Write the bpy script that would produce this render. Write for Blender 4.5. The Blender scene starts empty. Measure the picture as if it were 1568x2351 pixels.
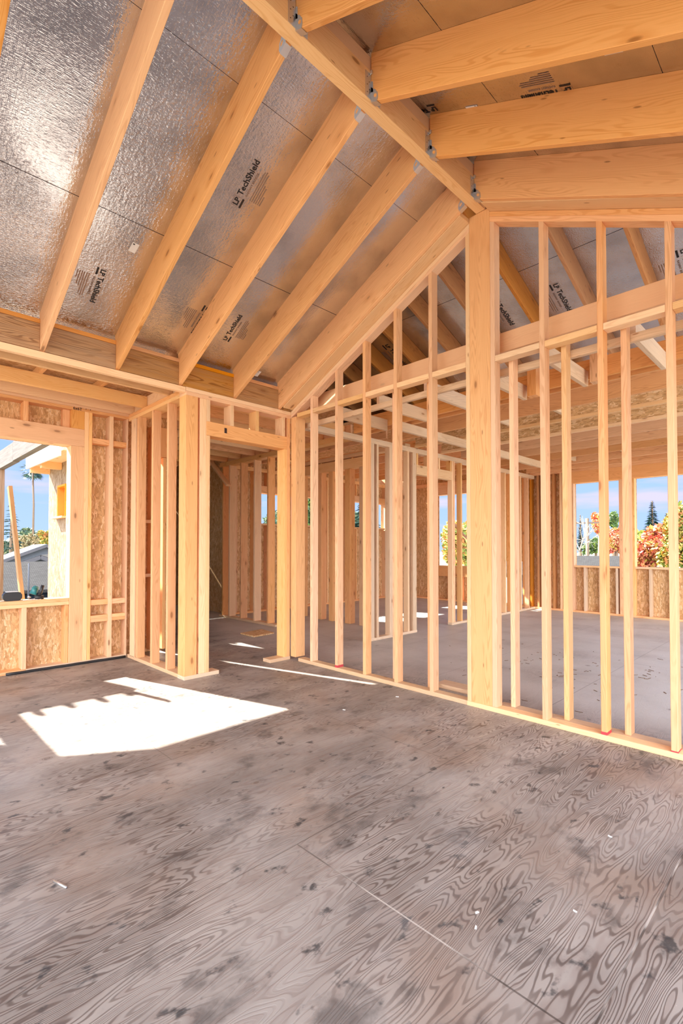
import bpy, bmesh, math, random
from mathutils import Vector, Matrix
random.seed(7)
SC = bpy.context.scene
COL = SC.collection

# ------------------------------------------------------------------ camera, sky, sun, exposure
CX, CY, CZ = 2.125, -3.65, 1.3187
YAW, PIT, F = 0.7935, 0.02, 1128.58
cam_d = bpy.data.cameras.new('camera')
cam = bpy.data.objects.new('camera', cam_d); COL.objects.link(cam)
cam.location = (CX, CY, CZ)
cam.rotation_euler = (math.pi/2 + PIT, 0, YAW)
cam_d.sensor_fit = 'VERTICAL'; cam_d.sensor_height = 36.0
cam_d.lens = F/2351*36.0
cam_d.shift_y = (1233.8-1175.5)/2351
cam_d.clip_start = 0.05; cam_d.clip_end = 3000
SC.camera = cam

SC.view_settings.view_transform = 'Standard'
SC.view_settings.look = 'None'
SC.view_settings.gamma = 1.0
SC.view_settings.exposure = 0.78
SC.cycles.max_bounces = 14
SC.cycles.diffuse_bounces = 9
SC.cycles.glossy_bounces = 4
SC.cycles.use_denoising = True
SC.cycles.sample_clamp_indirect = 6.0

SUN_DIR = Vector((1.0, 0.29, -0.8146)).normalized()
sun_d = bpy.data.lights.new('sun', 'SUN'); sun_d.energy = 19.0; sun_d.angle = math.radians(0.6)
sun_d.color = (1.0, 0.93, 0.82)
sun = bpy.data.objects.new('sun', sun_d); COL.objects.link(sun)
sun.rotation_euler = SUN_DIR.to_track_quat('-Z', 'Y').to_euler(); sun.location = (-20, -6, 20)

W = bpy.data.worlds.new('sky'); SC.world = W; W.use_nodes = True
SKY_HORIZON = (0.33, 0.46, 0.74); SKY_ZENITH = (0.15, 0.30, 0.72)
FILL_GLOW = 4.3; FILL_GLOW_DIR = Vector((0.62, -0.75, 0.22)).normalized()
def build_world():
    nt = W.node_tree; nt.nodes.clear(); N = nt.nodes.new; L = nt.links.new
    out = N('ShaderNodeOutputWorld'); bg = N('ShaderNodeBackground'); L(bg.outputs[0], out.inputs[0])
    tc = N('ShaderNodeTexCoord'); sep = N('ShaderNodeSeparateXYZ'); L(tc.outputs['Generated'], sep.inputs[0])
    mr = N('ShaderNodeMapRange'); mr.inputs[1].default_value = 0.0; mr.inputs[2].default_value = 0.45
    L(sep.outputs[2], mr.inputs[0])
    mix = N('ShaderNodeMixRGB'); mix.inputs[1].default_value = (*SKY_HORIZON, 1); mix.inputs[2].default_value = (*SKY_ZENITH, 1)
    L(mr.outputs[0], mix.inputs[0])
    # thin clouds
    mp = N('ShaderNodeMapping'); mp.inputs['Scale'].default_value = (2.2, 2.2, 16.0); L(tc.outputs['Generated'], mp.inputs[0])
    no = N('ShaderNodeTexNoise'); no.inputs['Scale'].default_value = 1.6; no.inputs['Detail'].default_value = 5
    L(mp.outputs[0], no.inputs[0])
    cr = N('ShaderNodeMapRange'); cr.inputs[1].default_value = 0.52; cr.inputs[2].default_value = 0.66; L(no.outputs[0], cr.inputs[0])
    cm = N('ShaderNodeMath'); cm.operation = 'MULTIPLY'; cm.inputs[1].default_value = 0.75; L(cr.outputs[0], cm.inputs[0])
    mixc = N('ShaderNodeMixRGB'); mixc.inputs[2].default_value = (0.56, 0.48, 0.64, 1)
    L(cm.outputs[0], mixc.inputs[0]); L(mix.outputs[0], mixc.inputs[1])
    # fill glow added to the sky behind the camera, to brighten the interior
    dot = N('ShaderNodeVectorMath'); dot.operation = 'DOT_PRODUCT'; dot.inputs[1].default_value = FILL_GLOW_DIR
    L(tc.outputs['Generated'], dot.inputs[0])
    mx = N('ShaderNodeMath'); mx.operation = 'MAXIMUM'; mx.inputs[1].default_value = 0; L(dot.outputs['Value'], mx.inputs[0])
    pw = N('ShaderNodeMath'); pw.operation = 'POWER'; pw.inputs[1].default_value = 1.6; L(mx.outputs[0], pw.inputs[0])
    up = N('ShaderNodeMapRange'); up.inputs[1].default_value = -0.12; up.inputs[2].default_value = 0.05; L(sep.outputs[2], up.inputs[0])
    p2 = N('ShaderNodeMath'); p2.operation = 'MULTIPLY'; L(pw.outputs[0], p2.inputs[0]); L(up.outputs[0], p2.inputs[1])
    sc = N('ShaderNodeVectorMath'); sc.operation = 'SCALE'
    sc.inputs[0].default_value = (FILL_GLOW*1.0, FILL_GLOW*0.97, FILL_GLOW*0.93); L(p2.outputs[0], sc.inputs['Scale'])
    add = N('ShaderNodeVectorMath'); add.operation = 'ADD'; L(mixc.outputs[0], add.inputs[0]); L(sc.outputs[0], add.inputs[1])
    L(add.outputs[0], bg.inputs[0]); bg.inputs[1].default_value = 1.0
build_world()

# ------------------------------------------------------------------ materials
def newmat(name):
    m = bpy.data.materials.new(name); m.use_nodes = True
    nt = m.node_tree; b = nt.nodes['Principled BSDF']
    return m, nt, b
def plain(name, col, rough=0.6, metal=0.0):
    m, nt, b = newmat(name)
    N = nt.nodes.new; L = nt.links.new
    tc = N('ShaderNodeTexCoord'); no = N('ShaderNodeTexNoise'); no.inputs['Scale'].default_value = 9; no.inputs['Detail'].default_value = 4
    L(tc.outputs['Object'], no.inputs[0])
    mp = N('ShaderNodeMapRange'); mp.inputs[3].default_value = 0.88; mp.inputs[4].default_value = 1.12; L(no.outputs[0], mp.inputs[0])
    hs = N('ShaderNodeVectorMath'); hs.operation = 'SCALE'; hs.inputs[0].default_value = col; L(mp.outputs[0], hs.inputs['Scale'])
    L(hs.outputs[0], b.inputs['Base Color']); b.inputs['Roughness'].default_value = rough; b.inputs['Metallic'].default_value = metal
    if rough >= 0.6: b.inputs['Specular IOR Level'].default_value = 0.1
    return m
def math_(nt, op, a, b=None, c=None):
    n = nt.nodes.new('ShaderNodeMath'); n.operation = op
    for i, v in enumerate((a, b, c)):
        if v is None: continue
        if isinstance(v, (int, float)): n.inputs[i].default_value = v
        else: nt.links.new(v, n.inputs[i])
    return n.outputs[0]
def mixc(nt, f, a, b, mode='MIX'):
    n = nt.nodes.new('ShaderNodeMixRGB'); n.blend_type = mode
    for i, v in enumerate((f, a, b)):
        if isinstance(v, (int, float)): n.inputs[i].default_value = v
        elif isinstance(v, tuple): n.inputs[i].default_value = (*v[:3], 1)
        else: nt.links.new(v, n.inputs[i])
    return n.outputs[0]
def noise(nt, vec, scale, detail=3, rough=0.5, out='Fac'):
    n = nt.nodes.new('ShaderNodeTexNoise'); n.inputs['Scale'].default_value = scale
    n.inputs['Detail'].default_value = detail; n.inputs['Roughness'].default_value = rough
    nt.links.new(vec, n.inputs['Vector']); return n.outputs[out]
def mapping(nt, vec, scale, loc=(0, 0, 0), rot=(0, 0, 0)):
    n = nt.nodes.new('ShaderNodeMapping'); n.inputs['Scale'].default_value = scale
    n.inputs['Location'].default_value = loc; n.inputs['Rotation'].default_value = rot
    nt.links.new(vec, n.inputs['Vector']); return n.outputs[0]
def smooth(nt, v, a, b, lo=0.0, hi=1.0):
    n = nt.nodes.new('ShaderNodeMapRange'); n.interpolation_type = 'SMOOTHSTEP'
    nt.links.new(v, n.inputs[0])
    for i, x in zip((1, 2, 3, 4), (a, b, lo, hi)): n.inputs[i].default_value = x
    return n.outputs[0]

def wood(name, light, dark, knot=(0.30, 0.12, 0.035), var=0.10, pink=0.25, rough=0.55, lines=0.42, weather=0.0):
    """sawn lumber: UV u runs along the board in metres, v across"""
    m, nt, b = newmat(name); N = nt.nodes.new; L = nt.links.new
    uv = N('ShaderNodeUVMap'); uv.uv_map = 'UVMap'; u = uv.outputs[0]
    oi = N('ShaderNodeObjectInfo')
    n1 = noise(nt, mapping(nt, u, (0.55, 5.0, 1)), 1.6, 2)
    sp = N('ShaderNodeSeparateXYZ'); L(u, sp.inputs[0])
    ph = math_(nt, 'MULTIPLY_ADD', sp.outputs[1], 330.0, math_(nt, 'MULTIPLY', n1, 110.0))
    s = math_(nt, 'SINE', ph)
    fine = noise(nt, mapping(nt, u, (3.0, 140.0, 1)), 1.0, 3)
    s1 = smooth(nt, s, -0.2, 1.0)
    gmask = smooth(nt, noise(nt, mapping(nt, u, (0.8, 9.0, 1)), 1.3, 2), 0.38, 0.62)
    s2 = math_(nt, 'MULTIPLY', s1, math_(nt, 'MULTIPLY_ADD', gmask, lines*0.95, lines*0.3))
    s3 = math_(nt, 'MULTIPLY_ADD', math_(nt, 'SUBTRACT', fine, 0.5), 0.5, s2)
    col = mixc(nt, s3, light, dark)
    # knots
    vo = N('ShaderNodeTexVoronoi'); vo.inputs['Scale'].default_value = 1.0; vo.inputs['Randomness'].default_value = 1.0
    L(mapping(nt, u, (2.6, 7.0, 1)), vo.inputs['Vector'])
    sel = N('ShaderNodeSeparateXYZ'); L(vo.outputs['Color'], sel.inputs[0])
    keep = smooth(nt, sel.outputs[0], 0.32, 0.36)
    rad = smooth(nt, vo.outputs['Distance'], 0.055, 0.12, 1, 0)
    halo = smooth(nt, vo.outputs['Distance'], 0.08, 0.30, 0.45, 0)
    col = mixc(nt, math_(nt, 'MULTIPLY', halo, keep), col, dark)
    col = mixc(nt, math_(nt, 'MULTIPLY', math_(nt, 'MULTIPLY', rad, keep), 0.8), col, knot)
    vo2 = N('ShaderNodeTexVoronoi'); vo2.inputs['Scale'].default_value = 1.0
    L(mapping(nt, u, (4.2, 17.0, 1), (3.3, 1.7, 0)), vo2.inputs['Vector'])
    sel2 = N('ShaderNodeSeparateXYZ'); L(vo2.outputs['Color'], sel2.inputs[0])
    k2 = math_(nt, 'MULTIPLY', smooth(nt, vo2.outputs['Distance'], 0.05, 0.12, 0.75, 0), smooth(nt, sel2.outputs[1], 0.72, 0.75))
    col = mixc(nt, k2, col, knot)
    # board to board colour
    rnd = oi.outputs['Random']
    r2 = math_(nt, 'FRACT', math_(nt, 'MULTIPLY', rnd, 17.31))
    hs = N('ShaderNodeHueSaturation'); L(col, hs.inputs['Color'])
    L(math_(nt, 'MULTIPLY_ADD', rnd, 2*var, 1-var), hs.inputs['Value'])
    L(math_(nt, 'MULTIPLY_ADD', r2, 0.3, 0.82), hs.inputs['Saturation'])
    big = noise(nt, mapping(nt, u, (0.5, 1.5, 1)), 1.0, 1)
    pk = math_(nt, 'MULTIPLY', math_(nt, 'MULTIPLY', r2, smooth(nt, big, 0.35, 0.65)), pink)
    col = mixc(nt, pk, hs.outputs[0], (0.72, 0.34, 0.24))
    dirt = smooth(nt, noise(nt, mapping(nt, u, (4, 14, 1)), 1.3, 5, 0.7), 0.66, 0.8)
    col = mixc(nt, math_(nt, 'MULTIPLY', dirt, 0.35+weather*0.4), col, (0.22, 0.15, 0.10))
    if weather:
        wn = smooth(nt, noise(nt, mapping(nt, u, (1, 20, 1)), 1.5, 4), 0.35, 0.65)
        col = mixc(nt, math_(nt, 'MULTIPLY', wn, weather), col, (0.36, 0.33, 0.29))
    L(col, b.inputs['Base Color']); b.inputs['Roughness'].default_value = rough
    b.inputs['Specular IOR Level'].default_value = 0.25
    bp = N('ShaderNodeBump'); bp.inputs['Strength'].default_value = 0.15; bp.inputs['Distance'].default_value = 0.002
    L(math_(nt, 'ADD', s3, math_(nt, 'MULTIPLY', fine, 0.5)), bp.inputs['Height']); L(bp.outputs[0], b.inputs['Normal'])
    return m
M_FIR = wood('fir lumber', (0.85, 0.485, 0.235), (0.60, 0.26, 0.085))
M_PALE = wood('pale sawn lumber', (0.88, 0.56, 0.275), (0.72, 0.37, 0.14), pink=0.08)
M_RAFT = wood('rafter lumber', (0.86, 0.46, 0.19), (0.64, 0.26, 0.075), pink=0.12, lines=0.38)
M_POST = wood('timber post', (0.83, 0.45, 0.18), (0.62, 0.27, 0.08), pink=0.15)
M_BLK = wood('brown blocking board', (0.50, 0.25, 0.085), (0.27, 0.11, 0.03), pink=0.0, lines=0.8, weather=0.1)  # brown boards, colour darkened further to paint in the eave shade
M_JST = wood('brownish joist lumber', (0.74, 0.38, 0.155), (0.50, 0.21, 0.065), pink=0.15)
M_DKR = wood('fir with painted shade', (0.62, 0.27, 0.075), (0.40, 0.14, 0.035), pink=0.05)  # fir darkened to paint in the shade of the rear rooms
M_LVL = wood('laminated beam', (0.78, 0.43, 0.175), (0.68, 0.34, 0.125), knot=(0.6, 0.32, 0.14), pink=0, lines=0.25)
M_GREY = wood('weathered grey timber', (0.13, 0.115, 0.10), (0.07, 0.06, 0.05), pink=0, weather=0.2)
M_GREY2 = wood('loose weathered board', (0.42, 0.27, 0.15), (0.28, 0.16, 0.08), pink=0)
M_DARKP = wood('stained brown timber', (0.20, 0.12, 0.07), (0.09, 0.05, 0.03), pink=0, weather=0.2)
M_ORNG = wood('orange stained wood', (0.78, 0.33, 0.07), (0.6, 0.22, 0.04), pink=0)
M_WASHED = wood('dusty pale lumber', (0.76, 0.55, 0.35), (0.58, 0.38, 0.21), pink=0.2, weather=0.1)

def osb(name, a=(0.74, 0.47, 0.23), bcol=(0.54, 0.31, 0.13), c=(0.88, 0.66, 0.40), sc=1.5):
    m, nt, b = newmat(name); N = nt.nodes.new; L = nt.links.new
    uv = N('ShaderNodeUVMap'); uv.uv_map = 'UVMap'; u = uv.outputs[0]
    wob = N('ShaderNodeVectorMath'); wob.operation = 'MULTIPLY_ADD'
    L(noise(nt, u, 7.0*sc, 2, 0.5, 'Color'), wob.inputs[0]); wob.inputs[1].default_value = (0.03, 0.03, 0.03); L(u, wob.inputs[2])
    cols = []
    for k, (rot, s) in enumerate(((0.3, (9*sc, 38*sc, 1)), (-0.9, (10*sc, 34*sc, 1)), (1.5, (9*sc, 30*sc, 1)))):
        vo = N('ShaderNodeTexVoronoi'); vo.inputs['Scale'].default_value = 1
        L(mapping(nt, wob.outputs[0], s, (k*3.1, k*1.7, 0), (0, 0, rot)), vo.inputs['Vector'])
        sp = N('ShaderNodeSeparateXYZ'); L(vo.outputs['Color'], sp.inputs[0])
        cols.append((sp.outputs[0], sp.outputs[1], vo.outputs['Distance']))
    pick = noise(nt, u, 9*sc, 1)
    f = mixc(nt, smooth(nt, pick, 0.47, 0.49), cols[0][0], cols[1][0])
    f = mixc(nt, smooth(nt, cols[2][1], 0.66, 0.68), f, cols[2][0])
    col = mixc(nt, smooth(nt, f, 0.05, 0.55), bcol, a)
    col = mixc(nt, smooth(nt, f, 0.6, 1.0), col, c)
    ve = N('ShaderNodeTexVoronoi'); ve.feature = 'DISTANCE_TO_EDGE'; ve.inputs['Scale'].default_value = 1
    L(mapping(nt, wob.outputs[0], (9*sc, 38*sc, 1), (0, 0, 0), (0, 0, 0.3)), ve.inputs['Vector'])
    col = mixc(nt, smooth(nt, ve.outputs['Distance'], 0.0, 0.06, 0.45, 0), col, (0.22, 0.11, 0.04))
    grain = noise(nt, mapping(nt, u, (60, 160, 1)), 1, 3)
    col = mixc(nt, math_(nt, 'MULTIPLY', grain, 0.25), col, bcol)
    L(col, b.inputs['Base Color']); b.inputs['Roughness'].default_value = 0.65
    b.inputs['Specular IOR Level'].default_value = 0.3
    bp = N('ShaderNodeBump'); bp.inputs['Strength'].default_value = 0.3; bp.inputs['Distance'].default_value = 0.003
    L(f, bp.inputs['Height']); L(bp.outputs[0], b.inputs['Normal'])
    return m
M_OSB = osb('strand board')
M_OSBOUT = osb('sun bleached strand board', (0.33, 0.245, 0.15), (0.22, 0.145, 0.08), (0.46, 0.39, 0.30), 0.8)

def foil():
    m, nt, b = newmat('radiant barrier foil'); N = nt.nodes.new; L = nt.links.new
    tc = N('ShaderNodeTexCoord'); o = tc.outputs['Object']
    b.inputs['Metallic'].default_value = 1.0
    big = noise(nt, o, 1.1, 2)
    base = mixc(nt, smooth(nt, noise(nt, o, 3.0, 4), 0.4, 0.75), (0.68, 0.69, 0.72), (0.50, 0.51, 0.54))
    L(base, b.inputs['Base Color'])
    crk = smooth(nt, big, 0.35, 0.65)
    L(math_(nt, 'MULTIPLY_ADD', crk, 0.08, 0.13), b.inputs['Roughness'])
    w1 = noise(nt, mapping(nt, o, (84, 22, 84), rot=(0, 0, 0.5)), 1, 2, 0.55)
    w2 = noise(nt, mapping(nt, o, (22, 60, 22), rot=(0, 0, -0.4)), 1, 2, 0.5)
    dots = N('ShaderNodeTexVoronoi'); dots.inputs['Scale'].default_value = 130; dots.inputs['Randomness'].default_value = 0; L(o, dots.inputs['Vector'])
    ridge = math_(nt, 'ABSOLUTE', math_(nt, 'SUBTRACT', w1, 0.5))
    h = math_(nt, 'ADD', math_(nt, 'MULTIPLY', ridge, 1.4), math_(nt, 'MULTIPLY', w2, 0.7))
    h = math_(nt, 'MULTIPLY', h, math_(nt, 'MULTIPLY_ADD', crk, 0.8, 0.35))
    h = math_(nt, 'ADD', h, math_(nt, 'MULTIPLY', dots.outputs['Distance'], 0.10))
    bp = N('ShaderNodeBump'); bp.inputs['Strength'].default_value = 0.55; bp.inputs['Distance'].default_value = 0.006
    L(h, bp.inputs['Height']); L(bp.outputs[0], b.inputs['Normal'])
    return m
M_FOIL = foil()

def floor_mat():
    m, nt, b = newmat('weathered plywood subfloor'); N = nt.nodes.new; L = nt.links.new
    tc = N('ShaderNodeTexCoord'); o = tc.outputs['Object']
    wv = noise(nt, mapping(nt, o, (7, 4, 1)), 1.6, 2, 0.5)
    n1 = math_(nt, 'MULTIPLY_ADD', wv, 0.05, noise(nt, mapping(nt, o, (6.0, 0.85, 1)), 1.5, 2.0, 0.4))
    lines = math_(nt, 'SINE', math_(nt, 'MULTIPLY', n1, 170.0))
    broad = math_(nt, 'SINE', math_(nt, 'MULTIPLY', n1, 45.0))
    lf = smooth(nt, lines, -0.1, 1.0)
    gm = smooth(nt, noise(nt, o, 1.3, 2), 0.40, 0.6)
    tone = noise(nt, mapping(nt, o, (1.6, 0.8, 1)), 1.2, 4, 0.6)
    col = mixc(nt, smooth(nt, tone, 0.3, 0.7), (0.235, 0.208, 0.188), (0.40, 0.365, 0.335))
    warm = noise(nt, mapping(nt, o, (1.2, 1.2, 1), (5, 3, 0)), 1.3, 3)
    col = mixc(nt, smooth(nt, warm, 0.45, 0.75, 0, 0.5), col, (0.29, 0.19, 0.13))
    col = mixc(nt, math_(nt, 'MULTIPLY', smooth(nt, broad, 0.5, 1), 0.22), col, (0.17, 0.105, 0.085))
    col = mixc(nt, math_(nt, 'MULTIPLY', lf, math_(nt, 'MULTIPLY_ADD', gm, 0.58, 0.10)), col, (0.075, 0.05, 0.042))
    # water stains and boot dirt
    st = noise(nt, mapping(nt, o, (3.2, 2.2, 1), (2, 8, 0)), 1.5, 6, 0.62)
    col = mixc(nt, smooth(nt, st, 0.52, 0.70, 0, 0.62), col, (0.055, 0.052, 0.052))
    st2 = noise(nt, mapping(nt, o, (9, 6, 1), (1, 4, 0)), 1.2, 4, 0.6)
    col = mixc(nt, smooth(nt, st2, 0.60, 0.70, 0, 0.85), col, (0.035, 0.04, 0.045))
    dust = noise(nt, mapping(nt, o, (0.8, 0.9, 1), (9, 1, 0)), 1.4, 5, 0.6)
    col = mixc(nt, smooth(nt, dust, 0.50, 0.75, 0, 0.45), col, (0.40, 0.39, 0.385))
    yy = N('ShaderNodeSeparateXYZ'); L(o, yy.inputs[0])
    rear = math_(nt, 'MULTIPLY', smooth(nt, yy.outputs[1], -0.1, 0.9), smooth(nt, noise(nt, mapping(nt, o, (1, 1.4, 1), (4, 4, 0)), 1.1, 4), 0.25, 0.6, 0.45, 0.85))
    col = mixc(nt, rear, col, (0.56, 0.55, 0.52))  # rear floor painted paler, standing in for the window light there
    # knots and patches
    vo = N('ShaderNodeTexVoronoi'); vo.inputs['Scale'].default_value = 1
    L(mapping(nt, o, (3.6, 2.6, 1), (0.3, 0.2, 0)), vo.inputs['Vector'])
    sel = N('ShaderNodeSeparateXYZ'); L(vo.outputs['Color'], sel.inputs[0])
    keep = smooth(nt, sel.outputs[1], 0.5, 0.54)
    ring = math_(nt, 'SINE', math_(nt, 'MULTIPLY', vo.outputs['Distance'], 190))
    area = smooth(nt, vo.outputs['Distance'], 0.05, 0.13, 1, 0)
    col = mixc(nt, math_(nt, 'MULTIPLY', math_(nt, 'MULTIPLY', area, keep), smooth(nt, ring, -1, 1, 0.15, 0.8)), col, (0.13, 0.09, 0.07))
    spk = noise(nt, o, 90, 2, 0.7)
    col = mixc(nt, smooth(nt, spk, 0.73, 0.78, 0, 0.6), col, (0.75, 0.70, 0.64))
    # sheet joints
    sp = N('ShaderNodeSeparateXYZ'); L(o, sp.inputs[0])
    def joint(coord, off, period, width):
        a = math_(nt, 'MODULO', math_(nt, 'ADD', coord, 1000*period - off), period)
        d = math_(nt, 'MINIMUM', a, math_(nt, 'SUBTRACT', period, a))
        return smooth(nt, d, width*0.5, width, 1, 0), d
    jx, dx = joint(sp.outputs[0], 1.63, 1.22, 0.0045)
    row = math_(nt, 'FLOOR', math_(nt, 'DIVIDE', math_(nt, 'ADD', sp.outputs[0], 1000*1.22-1.63), 1.22))
    par = math_(nt, 'MULTIPLY', math_(nt, 'MODULO', row, 2.0), 1.22)
    jy, dy = joint(math_(nt, 'ADD', sp.outputs[1], par), -2.24+1.22, 2.44, 0.0045)
    j = math_(nt, 'MAXIMUM', jx, jy)
    jn = math_(nt, 'MULTIPLY', smooth(nt, noise(nt, o, 3.0, 3), 0.42, 0.55), smooth(nt, sp.outputs[0], 0.55, 0.75))
    col = mixc(nt, math_(nt, 'MULTIPLY', j, smooth(nt, sp.outputs[0], 0.3, 0.75, 0.35, 0.8)), col, mixc(nt, jn, (0.06, 0.05, 0.045), (0.55, 0.51, 0.46)))
    L(col, b.inputs['Base Color'])
    L(smooth(nt, tone, 0.2, 0.8, 0.55, 0.38), b.inputs['Roughness'])
    b.inputs['Specular IOR Level'].default_value = 0.35
    bp = N('ShaderNodeBump'); bp.inputs['Strength'].default_value = 0.35; bp.inputs['Distance'].default_value = 0.002
    L(math_(nt, 'SUBTRACT', math_(nt, 'MULTIPLY', lf, -0.6), math_(nt, 'MULTIPLY', j, 1.5)), bp.inputs['Height']); L(bp.outputs[0], b.inputs['Normal'])
    return m
M_FLOOR = floor_mat()
M_ZINC = plain('galvanised steel', (0.72, 0.74, 0.76), 0.30, 0.85)
M_BLACK = plain('black rubber', (0.02, 0.02, 0.022), 0.45)
M_INK = plain('black printing ink', (0.015, 0.013, 0.013), 0.55)
M_INKF = plain('faint brown ink', (0.33, 0.22, 0.16), 0.6)
M_PENCIL = plain('carpenter pencil', (0.05, 0.03, 0.03), 0.7)
M_WHITE = plain('white paint', (0.82, 0.82, 0.80), 0.5)
M_PAPER = plain('white paper', (0.80, 0.79, 0.77), 0.7)
M_TEAL = plain('teal tool plastic', (0.03, 0.20, 0.20), 0.35)
M_RED = plain('red end paint', (0.55, 0.07, 0.08), 0.6)
M_SHINGLE = None

# ------------------------------------------------------------------ geometry helpers
def put(name, me, mat, parent=None, loc=None):
    o = bpy.data.objects.new(name, me); COL.objects.link(o)
    if loc is not None: o.location = loc
    if parent is not None:
        o.parent = parent
        if loc is None: pass
        o.matrix_parent_inverse = parent_inv(parent)
    me.materials.append(mat)
    return o
def parent_inv(p):
    return Matrix.Translation(p.location).inverted() if p.rotation_euler[:] == (0.0, 0.0, 0.0) else (Matrix.Translation(p.location) @ p.rotation_euler.to_matrix().to_4x4()).inverted()
def tag(o, label=None, cat=None, group=None, kind=None):
    if label: o['label'] = label
    if cat: o['category'] = cat
    if group: o['group'] = group
    if kind: o['kind'] = kind
    return o
def empty(name, loc, label, cat, group=None):
    o = bpy.data.objects.new(name, None); COL.objects.link(o); o.location = loc
    o.empty_display_size = 0.05
    return tag(o, label, cat, group)
def set_uv(me, g, off=None, c=(0, 0, 0)):
    g = Vector(g).normalized()
    if off is None: off = (random.uniform(0, 60), random.uniform(0, 60))
    uvl = me.uv_layers.new(name='UVMap'); c = Vector(c)
    for p in me.polygons:
        n = p.normal
        if abs(n.dot(g)) > 0.8:
            a = Vector((0, 0, 1)) if abs(g.z) < 0.7 else Vector((1, 0, 0))
            t1 = g.cross(a).normalized(); t2 = g.cross(t1)
        else:
            t1 = g; t2 = n.cross(g).normalized()
        sh = 0.31*round(n.x*3)+0.57*round(n.y*3)+0.83*round(n.z*3)
        for li in p.loop_indices:
            co = me.vertices[me.loops[li].vertex_index].co + c
            uvl.data[li].uv = (co.dot(t1)+off[0], co.dot(t2)+off[1]+sh)
def hexa(name, P, g, mat, parent=None, bevel=0.0022):
    """solid from 8 corners: P[0..3] bottom ring, P[4..7] top ring; g = grain direction"""
    P = [Vector(p) for p in P]
    c = sum(P, Vector())/8
    bm = bmesh.new(); vs = [bm.verts.new(p-c) for p in P]
    for f in ((0, 3, 2, 1), (4, 5, 6, 7), (0, 1, 5, 4), (1, 2, 6, 5), (2, 3, 7, 6), (3, 0, 4, 7)):
        bm.faces.new([vs[i] for i in f])
    bmesh.ops.recalc_face_normals(bm, faces=bm.faces)
    if bevel: bmesh.ops.bevel(bm, geom=bm.edges[:], offset=bevel, segments=1, affect='EDGES', clamp_overlap=True)
    me = bpy.data.meshes.new(name); bm.to_mesh(me); bm.free()
    set_uv(me, g)
    return put(name, me, mat, parent, c)
def box(name, x0, x1, y0, y1, z0, z1, mat, g=None, parent=None, bevel=0.0022):
    P = [(x0, y0, z0), (x1, y0, z0), (x1, y1, z0), (x0, y1, z0), (x0, y0, z1), (x1, y0, z1), (x1, y1, z1), (x0, y1, z1)]
    if g is None:
        d = (abs(x1-x0), abs(y1-y0), abs(z1-z0)); g = [0, 0, 0]; g[d.index(max(d))] = 1
    return hexa(name, P, g, mat, parent, bevel)
def slope(name, xa, za, xb, zb, y0, y1, t, mat, parent=None):
    """board running along X, sloping, with plumb cuts; (xa,za)-(xb,zb) is its bottom line, t its vertical thickness"""
    P = [(xa, y0, za), (xb, y0, zb), (xb, y1, zb), (xa, y1, za), (xa, y0, za+t), (xb, y0, zb+t), (xb, y1, zb+t), (xa, y1, za+t)]
    return hexa(name, P, (xb-xa, 0, zb-za), mat, parent)
def slopeY(name, ya, za, yb, zb, x0, x1, t, mat, parent=None):
    P = [(x0, ya, za), (x1, ya, za), (x1, yb, zb), (x0, yb, zb), (x0, ya, za+t), (x1, ya, za+t), (x1, yb, zb+t), (x0, yb, zb+t)]
    return hexa(name, P, (0, yb-ya, zb-za), mat, parent)
def bar(name, a, b, w, h, mat, up=(0, 0, 1), parent=None):
    a = Vector(a); b = Vector(b); d = (b-a).normalized(); s = d.cross(Vector(up)).normalized(); u = s.cross(d)
    r = [(-w/2, -h/2), (w/2, -h/2), (w/2, h/2), (-w/2, h/2)]
    P = [a+s*p+u*q for p, q in r]+[b+s*p+u*q for p, q in r]
    return hexa(name, P, d, mat, parent)
def mesh_from_bm(name, bm, mat, parent=None, loc=(0, 0, 0), g=(0, 0, 1), smooth_=False):
    me = bpy.data.meshes.new(name); bm.to_mesh(me); bm.free()
    if smooth_:
        for p in me.polygons: p.use_smooth = True
    set_uv(me, g)
    return put(name, me, mat, parent, Vector(loc))
ORD = ['first', 'second', 'third', 'fourth', 'fifth', 'sixth', 'seventh', 'eighth', 'ninth', 'tenth', 'eleventh', 'twelfth', 'thirteenth', 'fourteenth', 'fifteenth', 'sixteenth', 'seventeenth', 'eighteenth', 'nineteenth', 'twentieth']

# ------------------------------------------------------------------ setting: floor, roof decks, outside walls
XE, XL, YP = -2.446, -3.915, -1.3286
def poly_slab(name, pts, z0, z1, mat, parent=None):
    bm = bmesh.new()
    lo = [bm.verts.new((x, y, z0)) for x, y in pts]; hi = [bm.verts.new((x, y, z1)) for x, y in pts]
    bm.faces.new(lo[::-1]); bm.faces.new(hi); n = len(pts)
    for i in range(n): bm.faces.new((lo[i], lo[(i+1) % n], hi[(i+1) % n], hi[i]))
    bmesh.ops.recalc_face_normals(bm, faces=bm.faces)
    return mesh_from_bm(name, bm, mat, parent)
tag(poly_slab('floor', [(-4.06, -7.2), (3.4, -7.2), (3.4, 6.92), (-6.36, 6.92), (-6.36, 1.60), (-9.97, 1.60), (-9.97, -0.70), (-4.06, -0.70)], -0.03, 0.0, M_FLOOR), 'weathered grey-brown plywood subfloor with dark stains and sheet joints', kind='structure')

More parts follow.
